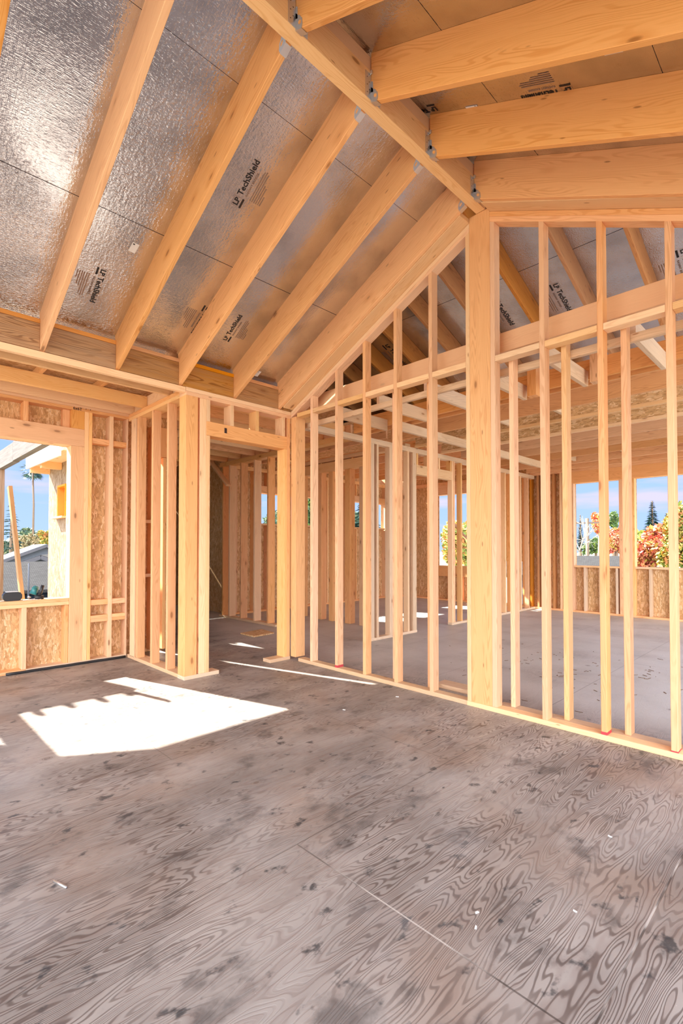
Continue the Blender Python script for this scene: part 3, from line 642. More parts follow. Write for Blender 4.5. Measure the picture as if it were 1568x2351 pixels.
def logo(parent, p0, p1, n, width, small=True):
    """p0 = left foot of the lettering, p1 = direction point along the baseline; width = length of the whole mark"""
    p0 = Vector(p0); ex = (Vector(p1)-p0).normalized(); ey = Vector(n).cross(ex).normalized()
    k = width/1.0
    me, w = text_mesh('LP', 0.150*k, M_INK, 0.004*k); place(me, 'printed_lettering', p0+ex*0.02*k, ex, n, parent, M_INK)
    me, w2 = text_mesh('TechShield', 0.165*k, M_INK, 0.003*k); place(me, 'printed_lettering', p0+ex*0.235*k, ex, n, parent, M_INK)
    bm = bmesh.new(); q = [p0+ex*a*k+ey*b_*k+n*0.0015 for a, b_ in ((0, -0.085), (0.19, -0.085), (0.19, -0.045), (0, -0.045))]
    bm.faces.new([bm.verts.new(v) for v in q]); mesh_from_bm('printed_bar', bm, M_INK, parent)
    bm = bmesh.new()
    for a, b_, c_, d_ in ((0, -0.01, 0.004, 0.13), (0, 0.126, 0.19, 0.13), (0.186, -0.01, 0.19, 0.13)):
        q = [p0+ex*x*k+ey*y_*k+n*0.0015 for x, y_ in ((a, b_), (c_, b_), (c_, d_), (a, d_))]; bm.faces.new([bm.verts.new(v) for v in q])
    mesh_from_bm('printed_frame', bm, M_INKF, parent)
    if small:
        me, w3 = text_mesh('RADIANT BARRIER', 0.06*k, M_INKF, 0); place(me, 'printed_lettering', p0+ex*0.26*k-ey*0.10*k, ex, n, parent, M_INKF)
        bm = bmesh.new()
        for r in range(6):
            ln = (0.62, 0.64, 0.60, 0.40, 0.36, 0.2)[r]; yb = -0.20-r*0.045
            q = [p0+ex*x*k+ey*y_*k+n*0.0015 for x, y_ in ((0.22, yb), (0.22+ln, yb), (0.22+ln, yb+0.02), (0.22, yb+0.02))]
            bm.faces.new([bm.verts.new(v) for v in q])
        mesh_from_bm('printed_text_block', bm, M_INKF, parent)
def onL(x, y): return Vector((x, y, ZL(x)))
def onR(x, y): return Vector((x, y, ZR(x)))
def onB(x, y): return Vector((x, y, ZB(y)))
logo(deckL, onL(-1.054, -1.640), onL(-0.722, -1.652), NL, 0.375)
logo(deckL, onL(-1.906, -2.318), onL(-2.224, -2.308), NL, 0.36)
logo(deckL, onL(-2.165, -1.052), onL(-1.84, -1.062), NL, 0.36)
logo(deckL, onL(-1.89, -1.41), onL(-2.224, -1.41), NL, 0.36)
logo(deckR, onR(1.090, -0.800), onR(0.774, -0.800), NR, 0.35)
logo(deckR, onR(0.205, -0.845), onR(0.115, -0.845), NR, 0.36, False)
logo(deckB, onB(-0.905, 1.98), onB(-0.905, 2.6), NB, 0.55)
logo(deckB, onB(-2.735, 2.05), onB(-2.735, 2.6), NB, 0.55)
logo(deckB, onB(-0.20, 2.10), onB(-0.20, 2.7), NB, 0.5)
logo(deckB, onB(1.02, 2.25), onB(1.02, 2.8), NB, 0.5)
def sticker(parent, c, ex, n, w, h):
    c = Vector(c); ex = Vector(ex).normalized(); n = Vector(n); ey = n.cross(ex).normalized()
    bm = bmesh.new(); bm.faces.new([bm.verts.new(c+n*0.002+ex*a*w/2+ey*b_*h/2) for a, b_ in ((-1, -1), (1, -1), (1, 1), (-1, 1))])
    o = mesh_from_bm('paper_tag', bm, M_PAPER, parent); tag(o, 'white paper tag stapled to the foil')
    bm = bmesh.new(); bm.faces.new([bm.verts.new(c+n*0.003+ex*a*w+ey*b_*h) for a, b_ in ((0.28, 0.1), (0.40, 0.1), (0.40, 0.35), (0.28, 0.35))])
    mesh_from_bm('printed_spot', bm, M_INK, parent)
sticker(deckL, onL(-1.655, -2.17), (1, 0.1, 0.4685), NL, 0.085, 0.052)
sticker(deckL, onL(-2.425, -0.49), (1, 0, 0.4685), NL, 0.085, 0.05)
sticker(deckR, onR(1.36, -0.995), (1, 0, -0.487), NR, 0.095, 0.035)
sticker(deckR, onR(0.445, -0.785), (1, 0, -0.487), NR, 0.095, 0.02)
me, w = text_mesh("6x6T   '   '", 0.045, M_PENCIL, 0.001)
tp = [ob for ob in COL.objects if ob.name.startswith('top_plate') and ob.get('label', '').startswith('lower top plate of the left')][0]
place(me, 'pencil_writing', (XL, -1.945, 2.872), (0, 1, 0), (1, 0, 0), tp, M_PENCIL)

# ------------------------------------------------------------------ rooms behind the gable partition
# partition running away from the camera (plane X = -2.55)
PX0, PX1 = -2.60, -2.51
B('top_plate', PX0, PX1, 0.30, 6.76, 2.79, 2.865, M_WASHED, 'pale top plate of the partition running away behind the corner', 'top plate')
B('bottom_plate', PX0, PX1, 1.45, 2.56, 0.0, 0.038, M_WASHED, 'bottom plate of the receding partition before its doorway', 'bottom plate')
B('bottom_plate', PX0, PX1, 3.54, 6.76, 0.0, 0.038, M_WASHED, 'bottom plate of the receding partition beyond its doorway', 'bottom plate')
for i, (y, w, m_) in enumerate(((1.476, 0.09, M_WASHED), (1.62, 0.04, M_WASHED), (1.90, 0.09, M_WASHED), (2.33, 0.04, M_PALE), (2.46, 0.09, M_WASHED))):
    B('wall_stud', PX0, PX1, y, y+w, 0.038, 2.79, m_, 'receding partition stud on the near side of its doorway, %s from the near end' % ORD[i], 'wall stud', 'studs of the receding partition')
for i, (y, w) in enumerate(((3.55, 0.04), (3.60, 0.04), (3.83, 0.04), (4.24, 0.04), (4.65, 0.04), (5.05, 0.04), (5.43, 0.04), (5.66, 0.09), (6.10, 0.04), (6.45, 0.04))):
    B('wall_stud', PX0, PX1, y, y+w, 0.038, 2.79, M_FIR if i % 2 else M_PALE, 'stud of the receding partition beyond its doorway, %s from the doorway' % ORD[i], 'wall stud', 'studs of the receding partition')
B('door_header', PX0, PX1, 2.555, 3.55, 2.46, 2.61, M_PALE, 'header over the doorway of the receding partition', 'header')
for i, y in enumerate((2.56, 2.86, 3.16, 3.50)):
    B('cripple_stud', PX0, PX1, y, y+0.038, 2.611, 2.789, M_PALE, 'tiny cripple above the receding partition doorway, %s from the near side' % ORD[i], 'cripple stud', 'cripples of the receding partition')
# cross wall (plane Y = 2.4) with a cracked header
B('cracked_header', -5.12, -3.50, 2.40, 2.54, 2.682, 2.85, M_PALE, 'cracked rough header beam of the cross wall far behind the room corner', 'header')
for i, (x, w) in enumerate(((-5.12, 0.04), (-4.68, 0.13), (-4.35, 0.10), (-3.94, 0.12), (-3.60, 0.09))):
    B('wall_stud', x, x+w, 2.40, 2.53, 0.0, 2.681, M_FIR if i % 2 else M_POST, 'stud under the cracked header of the cross wall, %s from the left' % ORD[i], 'wall stud', 'studs of the cross wall')
B('top_plate', -6.2, -2.61, 2.40, 2.53, 2.87, 2.94, M_PALE, 'top plate over the cross wall with the cracked header', 'top plate')
for i, x in enumerate((-5.0, -4.6, -4.2, -3.8)):
    B('sill_plate_block', x, x+0.04, 2.42, 2.50, 2.851, 2.869, M_PALE, 'thin shim between cracked header and top plate, %s from the left' % ORD[i], 'shim', 'shims over the cracked header')
# wall seen through the doorway (plane Y = 1.3)
B('top_plate', -6.22, -2.75, 1.28, 1.42, 2.85, 2.93, M_PALE, 'top plate of the stud wall seen through the doorway', 'top plate')
B('rim_joist', -6.22, -2.75, 1.33, 1.37, 2.931, 3.07, M_FIR, 'rim joist above the stud wall seen through the doorway', 'joist')
B('bottom_plate', -6.22, -4.45, 1.28, 1.42, 0.0, 0.038, M_WASHED, 'bottom plate of the stud wall seen through the doorway', 'bottom plate')
for i, x in enumerate((-6.12, -5.891, -5.509, -5.083, -4.685)):
    B('wall_stud', x, x+0.04, 1.28, 1.42, 0.038, 2.849, M_PALE if i % 2 else M_FIR, 'stud of the wall seen through the doorway, %s from the left' % ORD[i], 'wall stud', 'studs seen through the doorway')
tag(bar('diagonal_brace', (-6.50, 1.22, 3.03), (-5.80, 1.22, 2.46), 0.038, 0.10, M_PALE, (0, 1, 0)), 'short diagonal brace at the top left of the wall seen through the doorway', 'brace')
# inner faces of the far left wall
FX0, FX1 = -6.345, -6.22
B('top_plate', FX0, FX1, 1.60, 6.76, 2.865, 2.94, M_PALE, 'doubled top plate of the far left wall', 'top plate')
B('bottom_plate', FX0, FX1, 1.60, 6.76, 0.0, 0.038, M_FIR, 'bottom plate of the far left wall', 'bottom plate')
fw = [(2.1, 2.85), (3.05, 3.75), (4.75, 5.35), (5.75, 6.15)]
ys = [1.64, 2.06, 2.40, 2.87, 2.99, 3.38, 3.77, 4.10, 4.40, 4.70, 5.05, 5.37, 5.71, 6.17, 6.50]
for i, y in enumerate(ys):
    hole = any(a < y+0.02 < b_ for a, b_ in fw)
    if hole:
        B('sill_stud', FX0, FX1, y, y+0.04, 0.038, 1.77, M_FIR, 'stud below a high window of the far left wall, %s along the wall' % ORD[i], 'wall stud', 'studs of the far left wall')
        B('cripple_stud', FX0, FX1, y, y+0.04, 2.585, 2.864, M_FIR, 'cripple above a high window of the far left wall, %s along the wall' % ORD[i], 'cripple stud', 'cripples of the far left wall')
    else:
        B('wall_stud', FX0, FX1, y, y+0.04, 0.038, 2.864, M_PALE if i % 2 else M_FIR, 'full height stud of the far left wall, %s along the wall' % ORD[i], 'wall stud', 'studs of the far left wall')
for i, (a, b_) in enumerate(fw):
    B('window_header', FX0, FX1, a, b_, 2.435, 2.584, M_FIR, 'header of the high window in the far left wall, %s from the near end' % ORD[i], 'header', 'headers of the high windows')
    B('window_sill', FX0, FX1, a, b_, 1.771, 1.809, M_PALE, 'sill of the high window in the far left wall, %s from the near end' % ORD[i], 'sill plate', 'sills of the high windows')
# back wall framing (plane Y = 6.76)
BY0, BY1 = 6.76, 6.885
def YB_(name, x0, x1, z0, z1, mat, label, cat, group=None, y0=BY0): return B(name, x0, x1, y0, BY1, z0, z1, mat, label, cat, group)
YB_('top_plate', -6.2, 2.6, 2.865, 2.94, M_FIR, 'doubled top plate of the back wall', 'top plate')
YB_('bottom_plate', -6.2, 2.6, 0.0, 0.038, M_FIR, 'bottom plate of the back wall', 'bottom plate')
YB_('window_header', -1.76, 1.15, 2.622, 2.864, M_RAFT, 'deep rosy header over the two large back windows', 'header')
YB_('window_header', -5.10, -3.90, 2.622, 2.864, M_FIR, 'header over the back window at the far left', 'header')
YB_('window_sill', -1.70, -0.862, 0.912, 0.949, M_PALE, 'sill plate of the left large back window', 'sill plate')
YB_('window_sill', -0.591, 1.1, 0.912, 0.949, M_PALE, 'sill plate of the right large back window', 'sill plate')
YB_('window_sill', -5.05, -3.95, 0.60, 0.86, M_RAFT, 'deep rosy sill beam of the back window at the far left', 'sill plate')
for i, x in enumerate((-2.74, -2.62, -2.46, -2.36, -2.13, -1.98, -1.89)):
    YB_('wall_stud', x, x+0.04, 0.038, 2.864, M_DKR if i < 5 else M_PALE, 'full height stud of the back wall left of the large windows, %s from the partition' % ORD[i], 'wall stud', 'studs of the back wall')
YB_('wall_stud', -1.76, -1.701, 0.038, 2.621, M_FIR, 'jamb stud left of the left large back window', 'wall stud')
YB_('wall_stud', -0.860, -0.80, 0.038, 2.621, M_FIR, 'rosy jamb stud between the large back windows, left one', 'wall stud')
YB_('wall_stud', -0.66, -0.594, 0.038, 2.621, M_PALE, 'pale jamb stud between the large back windows, right one', 'wall stud')
YB_('wall_stud', 1.101, 1.16, 0.038, 2.621, M_FIR, 'jamb stud right of the right large back window', 'wall stud')
for i, x in enumerate((-1.515, -1.23, -0.93, -0.37, -0.03, 0.35, 0.75)):
    YB_('sill_stud', x, x+0.04, 0.038, 0.911, M_WASHED, 'short stud under the large back windows, %s from the left' % ORD[i], 'wall stud', 'short studs under the back windows')
for i, x in enumerate((-5.15, -4.72, -4.36, -3.93, -3.60, -3.30, -2.79)):
    hole = -5.05 < x < -3.95
    if hole: YB_('wall_stud', x, x+0.04, 0.038, 0.599, M_ORNG, 'short stud under the far left back window, %s from the left' % ORD[i], 'wall stud', 'studs of the back wall far left')
    else: YB_('wall_stud', x, x+0.04, 0.038, 2.621 if x < -3.9 else 2.864, M_ORNG, 'full height stud near the far left back window, %s from the left' % ORD[i], 'wall stud', 'studs of the back wall far left')
tag(bar('diagonal_brace', (-4.60, 6.70, 2.0), (-3.55, 6.70, 0.9), 0.038, 0.09, M_PALE, (0, 1, 0)), 'diagonal brace across the back window at the far left', 'brace')
# ceiling joists of the rear rooms
for i, (y, kind) in enumerate(((1.13, 0), (1.30, 0), (1.92, 0), (2.49, 1), (3.20, 1), (3.82, 0), (4.42, 0), (5.02, 0), (5.75, 0), (6.35, 0))):
    lab = 'rear ceiling joist parallel to the gable partition, %s behind it' % ORD[i]
    if kind == 0:
        B('ceiling_joist', -2.50, 2.6, y, y+0.038, 2.867, 3.05, M_JST, lab, 'joist', 'rear ceiling joists')
    else:
        root = empty('i_joist', (0.05, y+0.03, 2.867), lab, 'joist', 'rear ceiling joists')
        box('bottom_flange', -2.50, 2.6, y, y+0.06, 2.867, 2.905, M_PALE, parent=root)
        box('web', -2.50, 2.6, y+0.025, y+0.035, 2.906, 3.10, M_OSB, parent=root, bevel=0)
        box('top_flange', -2.50, 2.6, y, y+0.06, 3.101, 3.138, M_FIR, parent=root)
o = B('ceiling', -6.2, 2.6, 4.95, 6.9, 3.20, 3.212, M_OSB); tag(o, 'strand board deck over the rear ceiling at the back wall', kind='structure')
o = B('ceiling', -6.2, -2.56, 1.45, 4.9, 3.20, 3.212, M_OSB); tag(o, 'strand board deck over the far left rear rooms', kind='structure')
o = B('ceiling', -4.05, -2.60, -1.17, -0.69, 3.20, 3.212, M_OSB); tag(o, 'strand board deck over the small closet beside the corner post', kind='structure')
o = B('ceiling', -9.93, -2.60, -0.68, 1.58, 3.20, 3.212, M_OSB); tag(o, 'strand board deck over the side wing', kind='structure')
for i, y in enumerate((1.95, 2.95, 3.55, 4.15, 4.75, 5.35, 5.95)):
    B('ceiling_joist', -6.2, -2.62, y, y+0.038, 2.95, 3.10, M_FIR, 'ceiling joist of the far left rear room, %s behind the doorway wall' % ORD[i], 'joist', 'far left ceiling joists')
for i, x in enumerate((-2.90, -3.35, -3.80, -4.25, -4.70, -5.15, -5.60, -6.05, -6.6, -7.1)):
    B('ceiling_joist', x, x+0.038, -1.165 if x > -4.05 else -0.68, 1.328, 2.932, 3.07, M_FIR if i % 2 else M_PALE, 'ceiling joist of the side wing beyond the doorway, %s from the doorway' % ORD[i], 'joist', 'side wing ceiling joists')
for i, x in enumerate((-1.93, -1.31, -0.70, -0.105, 0.475, 1.09, 1.70)):
    B('stub_joist', x, x+0.038, 0.252, 1.125, 2.80, 2.938, M_WASHED, 'short joist between the gable ledger and the first rear joist, %s from the left' % ORD[i], 'joist', 'short stub joists behind the gable partition')
for i, x in enumerate((-0.02, 0.56)):
    B('hanger_block', x, x+0.09, 1.02, 1.11, 2.80, 3.12, M_FIR, 'upright block at the far end of a stub joist, %s' % ('nearer the ridge post' if i == 0 else 'right of the ridge post'), 'block')
B('strongback_beam', -1.69, -1.645, 1.05, 5.15, 2.755, 2.866, M_WASHED, 'greyish board running under the rear ceiling joists towards the back wall', 'board')
for i, (x, y0, y1) in enumerate(((-0.9, 1.97, 2.48), (-0.2, 1.97, 2.48), (0.5, 5.1, 5.72), (-0.4, 5.1, 5.72), (-1.3, 5.1, 5.72), (-2.1, 3.9, 4.40), (-2.1, 5.1, 5.72))):
    B('joist_block', x, x+0.04, y0, y1, 2.90, 3.04, M_WASHED, 'blocking between rear ceiling joists, ' + ('seen left of the ridge post, near pair', 'just right of the ridge post, near', 'near the back wall, far right one', 'near the back wall, second from right', 'near the back wall, third from right', 'at the receding partition, nearer one', 'at the receding partition, by the back wall')[i], 'block', 'blocking between rear joists')
# rear roof rafters
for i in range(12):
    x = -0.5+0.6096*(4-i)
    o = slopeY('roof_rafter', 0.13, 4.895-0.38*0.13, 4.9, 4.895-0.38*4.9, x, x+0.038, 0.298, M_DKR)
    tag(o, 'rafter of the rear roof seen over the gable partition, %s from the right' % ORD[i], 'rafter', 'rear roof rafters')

# ------------------------------------------------------------------ small things indoors
tag(poly_slab('plywood_scrap', [(-4.285, 0.507), (-3.92, 0.50), (-3.955, 0.89), (-4.35, 0.94)], 0.001, 0.02, M_OSB), 'small flat plywood scrap lying on the floor beyond the doorway', 'plywood scrap')
tube_o = tube('metal_bolt', [(-0.067, -3.081, 0.0055), (0.009, -3.057, 0.0055)], 0.005, M_ZINC)
# placed on the near floor at the left
tag(tube_o, 'small metal tube lying on the bare floor at lower left', 'metal tube')
random.seed(11)
def chip(x, y, s, label):
    a = random.uniform(0, 6.3); P = []
    for dx, dy in ((-1, -.4), (1, -.3), (.8, .5), (-.7, .4)):
        P.append((x+s*(dx*math.cos(a)-dy*math.sin(a)), y+s*(dx*math.sin(a)+dy*math.cos(a))))
    tag(poly_slab('wood_chip', P, 0.0005, 0.004, M_PAPER), label, 'wood chip', 'pale chips on the floor')
for x, y, s, l in ((1.367, -1.189, 0.009, 'pale chip on the floor in front of the gable partition at far right'), (1.43, -1.781, 0.007, 'small pale chip left of the light sheet joint at lower right'), (1.185, -2.04, 0.008, 'upper of two pale chips near the crossing floor joint'), (1.218, -2.105, 0.008, 'lower of two pale chips near the crossing floor joint'), (-0.638, -0.242, 0.014, 'pale chip on the floor in front of the studs left of the ridge post'), (-0.719, -0.822, 0.012, 'pale smear-like chip on the floor right of the big sun patch')):
    chip(x, y, s, l)
bm = bmesh.new(); random.seed(5)
for k in range(130):
    cx_ = random.gauss(0.2, 0.75); cy_ = random.gauss(1.9, 0.75)
    if cy_ < 0.25: continue
    a = random.uniform(0, 3.14); l = random.uniform(0.005, 0.032); w = random.uniform(0.001, 0.003); z = 0.001
    d = Vector((math.cos(a), math.sin(a), 0)); s_ = Vector((-d.y, d.x, 0)); c_ = Vector((cx_, cy_, z))
    lo = [bm.verts.new(c_+d*l*i_+s_*w*j_) for i_, j_ in ((-1, -1), (1, -1), (1, 1), (-1, 1))]
    hi = [bm.verts.new(v.co+Vector((0, 0, 0.004))) for v in lo]
    bm.faces.new(hi); bm.faces.new(lo[::-1])
    for i_ in range(4): bm.faces.new((lo[i_], lo[(i_+1) % 4], hi[(i_+1) % 4], hi[i_]))
tag(mesh_from_bm('wood_debris', bm, M_DARKP), 'dark wood splinters scattered on the rear room floor', 'debris', kind='stuff')

# tools on the sill of the left window
zs = 0.757
root = empty('cordless_tool', (-3.99, -2.27, zs), 'teal and black power tool lying on the left window sill', 'power tool')
tube('tool_body', [(-3.99, -2.30, zs+0.055), (-3.995, -2.275, zs+0.115), (-4.0, -2.262, zs+0.135)], [0.036, 0.034, 0.022], M_TEAL, root, 14)
tube('handle', [(-3.955, -2.245, zs+0.04), (-3.955, -2.225, zs+0.10), (-3.955, -2.213, zs+0.150)], [0.020, 0.0165, 0.017], M_BLACK, root, 12)
tube('battery', [(-3.955, -2.285, zs+0.022), (-3.955, -2.205, zs+0.022)], [0.022, 0.022], M_BLACK, root, 8)
tube('chuck', [(-4.0, -2.325, zs+0.035), (-4.0, -2.34, zs+0.018)], [0.018, 0.012], M_ZINC, root, 12)
root = empty('tool_battery', (-3.97, -2.49, zs), 'black eight-sided tool battery lying on the left window sill', 'battery')
bm = bmesh.new(); prof = [(-0.085, 0.030), (-0.07, 0.006), (-0.05, 0.0), (0.05, 0.0), (0.07, 0.006), (0.085, 0.030), (0.085, 0.062), (0.07, 0.085), (0.05, 0.092), (-0.05, 0.092), (-0.07, 0.085), (-0.085, 0.062)]
a_ = [bm.verts.new((-3.945, -2.49+y, zs+z)) for y, z in prof]; b2 = [bm.verts.new((-4.015, -2.49+y, zs+z)) for y, z in prof]
bm.faces.new(a_); bm.faces.new(b2[::-1])
for i in range(len(prof)): bm.faces.new((a_[i], b2[i], b2[(i+1) % len(prof)], a_[(i+1) % len(prof)]))
bmesh.ops.recalc_face_normals(bm, faces=bm.faces); mesh_from_bm('case', bm, M_BLACK, root)
box('pale_cover', -4.012, -3.948, -2.545, -2.435, zs+0.0925, zs+0.098, M_WHITE, parent=root)
bm = bmesh.new(); random.seed(3)
pts = [(-3.955+random.uniform(-0.012, 0.012)*1.0+0.0, -2.40+0.17*k/9) for k in range(10)]
lo = [bm.verts.new((x-0.03, y, zs+0.0015+0.004*random.random())) for x, y in pts]; hi = [bm.verts.new((x+0.02, y, zs+0.0015+0.003*random.random())) for x, y in pts]
for k in range(9): bm.faces.new((lo[k], hi[k], hi[k+1], lo[k+1]))
o = mesh_from_bm('cloth_rag', bm, M_WHITE); o.modifiers.new('thickness', 'SOLIDIFY').thickness = 0.003
tag(o, 'crumpled white rag on the left window sill under the power tool', 'rag')

# ------------------------------------------------------------------ outside
def pt(u, v, dist):
    """a point out there, dist metres away horizontally along the sight line of photo pixel (u, v)"""
    a = (u-784)/F; b_ = -(v-1233.8)/F
    fw = math.cos(PIT)-math.sin(PIT)*b_; upz = math.sin(PIT)+math.cos(PIT)*b_
    d = Vector((math.cos(YAW)*a-math.sin(YAW)*fw, math.sin(YAW)*a+math.cos(YAW)*fw, upz))
    return Vector((CX, CY, CZ)) + d*(dist/math.hypot(d.x, d.y))
M_GROUND = plain('garden ground', (0.30, 0.29, 0.24), 0.9)
tag(poly_slab('ground', [(-400, -300), (300, -300), (300, 400), (-400, 400)], -3.3, -3.2, M_GROUND), kind='structure', label='ground outside the house')
# porch timbers outside the left window, some unseen and added to shape the sun patch
B('porch_beam', -9.40, -7.645, -1.81, -1.71, 2.766, 3.09, M_GREY, 'weathered grey porch beam outside the left window, left length', 'beam')
B('porch_beam', -7.64, -4.075, -1.81, -1.71, 2.775, 3.10, M_GREY, 'weathered grey porch beam outside the left window, length nearer the house', 'beam')
B('porch_post', -9.0, -8.76, -1.88, -1.72, -3.2, 2.765, M_DARKP, 'dark brown porch post outside the left window', 'post')
tag(bar('leaning_stud', (-4.222, -2.327, 0.535), (-4.40, -2.445, 2.0), 0.038, 0.085, M_GREY2, (1, 0, 0)), 'loose board leaning outside the left window', 'board')
B('porch_beam', -6.05, -5.93, -4.30, -2.79, 2.395, 2.84, M_GREY, 'unseen cross beam added left of the view to shade the sun patch', 'beam')  # unseen, added to block sun at the far edge of the patch
for i in range(5):
    y = -3.9+i*0.24
    B('notch_block', -6.35, -5.85, y, y+0.05, 2.841, 2.90+0.03*(i % 2), M_GREY, 'unseen grey block added to notch the sun patch edge, %s' % ORD[i], 'rafter', 'added notch blocks')  # unseen blocks, added to make the sun patch edge ragged
B('porch_beam', -6.05, -4.08, -3.86, -3.67, 2.58, 2.68, M_GREY, 'unseen porch beam left of the view, shading a strip of the sun patch', 'beam')  # unseen, placed to cast the shadow strip across the sun patch
tag(poly_slab('shadow_board', [(-4.70, -3.75), (-4.34, -3.19), (-4.08, -3.19), (-4.08, -4.3), (-4.70, -4.3)], 2.682, 2.72, M_GREY), 'unseen angled board added to cut off the sun patch corner', 'board')  # unseen slab, shaped to cut the corner of the sun patch
B('scaffold_plank', -4.42, -4.073, -3.4, -1.95, 0.47, 0.51, M_GREY, 'scaffold plank fixed outside just below the left window sill', 'plank')
# side wing details
tag(hexa('fascia_board', [(-10.05, -1.12, 2.985), (-7.61, -1.12, 2.95), (-7.61, -1.085, 2.95), (-10.05, -1.085, 2.985), (-10.05, -1.12, 3.24), (-7.61, -1.12, 3.24), (-7.61, -1.085, 3.24), (-10.05, -1.085, 3.24)], (1, 0, 0), M_WHITE), 'white fascia board under the eave of the side wing', 'fascia board')
B('eave_soffit', -10.05, -7.50, -1.083, -0.705, 3.04, 3.08, M_PALE, 'pale wooden soffit of the side wing eave behind the white fascia', 'soffit')
for i, x in enumerate((-9.95, -9.1)):
    B('eave_bracket', x, x+0.11, -1.07, -0.705, 2.90, 3.039, M_PALE, 'yellowish eave bracket under the soffit of the side wing, %s' % ('outer' if i == 0 else 'inner'), 'bracket')
root = empty('small_window_frame', (-8.98, -0.70, 1.94), 'small orange wood-lined window box in the wall of the side wing', 'window frame')
box('jamb', -9.27, -9.23, -0.72, -0.55, 1.94, 2.59, M_ORNG, parent=root); box('jamb', -8.74, -8.70, -0.72, -0.55, 1.94, 2.59, M_ORNG, parent=root)
box('head', -9.23, -8.74, -0.72, -0.55, 2.55, 2.59, M_ORNG, parent=root); box('sill', -9.36, -8.62, -0.80, -0.55, 1.90, 1.94, M_ORNG, parent=root)
box('back_board', -9.23, -8.74, -0.56, -0.54, 1.94, 2.55, M_ORNG, parent=root)

def leafmat(name, cols, rough=0.6):
    m, nt, b = newmat(name); N = nt.nodes.new; L = nt.links.new
    ge = N('ShaderNodeNewGeometry'); cr = N('ShaderNodeValToRGB'); L(ge.outputs['Random Per Island'], cr.inputs[0])
    cr.color_ramp.interpolation = 'CONSTANT'
    for i, c in enumerate(cols):
        e = cr.color_ramp.elements[i] if i < 2 else cr.color_ramp.elements.new(i/len(cols))
        e.position = i/len(cols); e.color = (*[q*0.66 for q in c], 1)
    L(cr.outputs[0], b.inputs['Base Color']); b.inputs['Roughness'].default_value = rough
    return m
G1, G2, G3 = (0.10, 0.20, 0.04), (0.22, 0.34, 0.05), (0.05, 0.11, 0.04)
Yl, Or, Rd = (0.62, 0.46, 0.07), (0.70, 0.26, 0.08), (0.62, 0.10, 0.07)
ML_GREEN = leafmat('green leaves', (G1, G2, G3, (0.14, 0.24, 0.08)))
ML_YEL = leafmat('yellow leaves', (Yl, G2, (0.75, 0.60, 0.15), Or, (0.4, 0.4, 0.08)))
ML_RED = leafmat('red autumn leaves', (Or, Rd, (0.85, 0.36, 0.16), (0.75, 0.22, 0.13), Yl))
ML_LIME = leafmat('lime leaves', ((0.40, 0.52, 0.06), (0.55, 0.62, 0.10), G2))
ML_SPR = leafmat('blue green needles', ((0.03, 0.10, 0.08), (0.05, 0.14, 0.11), (0.02, 0.06, 0.05)))
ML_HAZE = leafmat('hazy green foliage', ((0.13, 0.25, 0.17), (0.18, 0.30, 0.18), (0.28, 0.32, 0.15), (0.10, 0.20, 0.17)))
M_BARK = wood('bark', (0.20, 0.14, 0.09), (0.10, 0.07, 0.05), pink=0)
M_BARE = wood('bleached bark', (0.34, 0.31, 0.27), (0.22, 0.20, 0.17), pink=0)
def leaves(name, blobs, n, size, mat, parent):
    bm = bmesh.new(); tot = sum(r[0]*r[1]*r[2] for c, r in blobs)
    for c, r in blobs:
        for _ in range(int(n*r[0]*r[1]*r[2]/tot)):
            v = Vector((random.gauss(0, 1), random.gauss(0, 1), random.gauss(0, 1))).normalized()*(random.random()**0.4)
            p = Vector((c[0]+v.x*r[0], c[1]+v.y*r[1], c[2]+v.z*r[2]))
            a = Vector((random.gauss(0, 1), random.gauss(0, 1), random.gauss(0, 1))).normalized(); b_ = a.orthogonal().normalized(); s = size*random.uniform(0.6, 1.4)
            bm.faces.new([bm.verts.new(p+a*s), bm.verts.new(p+b_*s*0.5), bm.verts.new(p-a*s), bm.verts.new(p-b_*s*0.5)])
    return mesh_from_bm(name, bm, mat, parent)
def tree(name, base, top, blobs, n, size, mat, label, bark=None):
    root = empty(name, base, label, 'tree')
    tube('trunk', [base, Vector(base)*0.5+Vector(top)*0.5, top], [0.22, 0.16, 0.06], bark or M_BARK, root, 8)
    leaves('crown', blobs, n, size, mat, root); return root
random.seed(21)
def gz(p): return Vector((p.x, p.y, -3.2))
def simple_tree(name, u, vt, vb, w_px, dist, n, size, mat, label, lumps=7):
    c = pt(u, (vt+vb)/2, dist); dep = dist*math.cos(math.atan((u-784)/F)); m_px = dep/F
    h = abs(vb-vt)*m_px/2; w = w_px*m_px/2
    blobs = [((c.x, c.y, c.z), (w*0.7, w*0.7, h*0.8))]
    for k in range(lumps):
        a = random.uniform(0, 6.28); e = random.uniform(-0.7, 0.7)
        blobs.append(((c.x+math.cos(a)*w*0.6, c.y+math.sin(a)*w*0.6, c.z+e*h), (w*0.42, w*0.42, h*0.34)))
    return tree(name, gz(c), Vector((c.x, c.y, c.z+h*0.3)), blobs, n, size, mat, label)
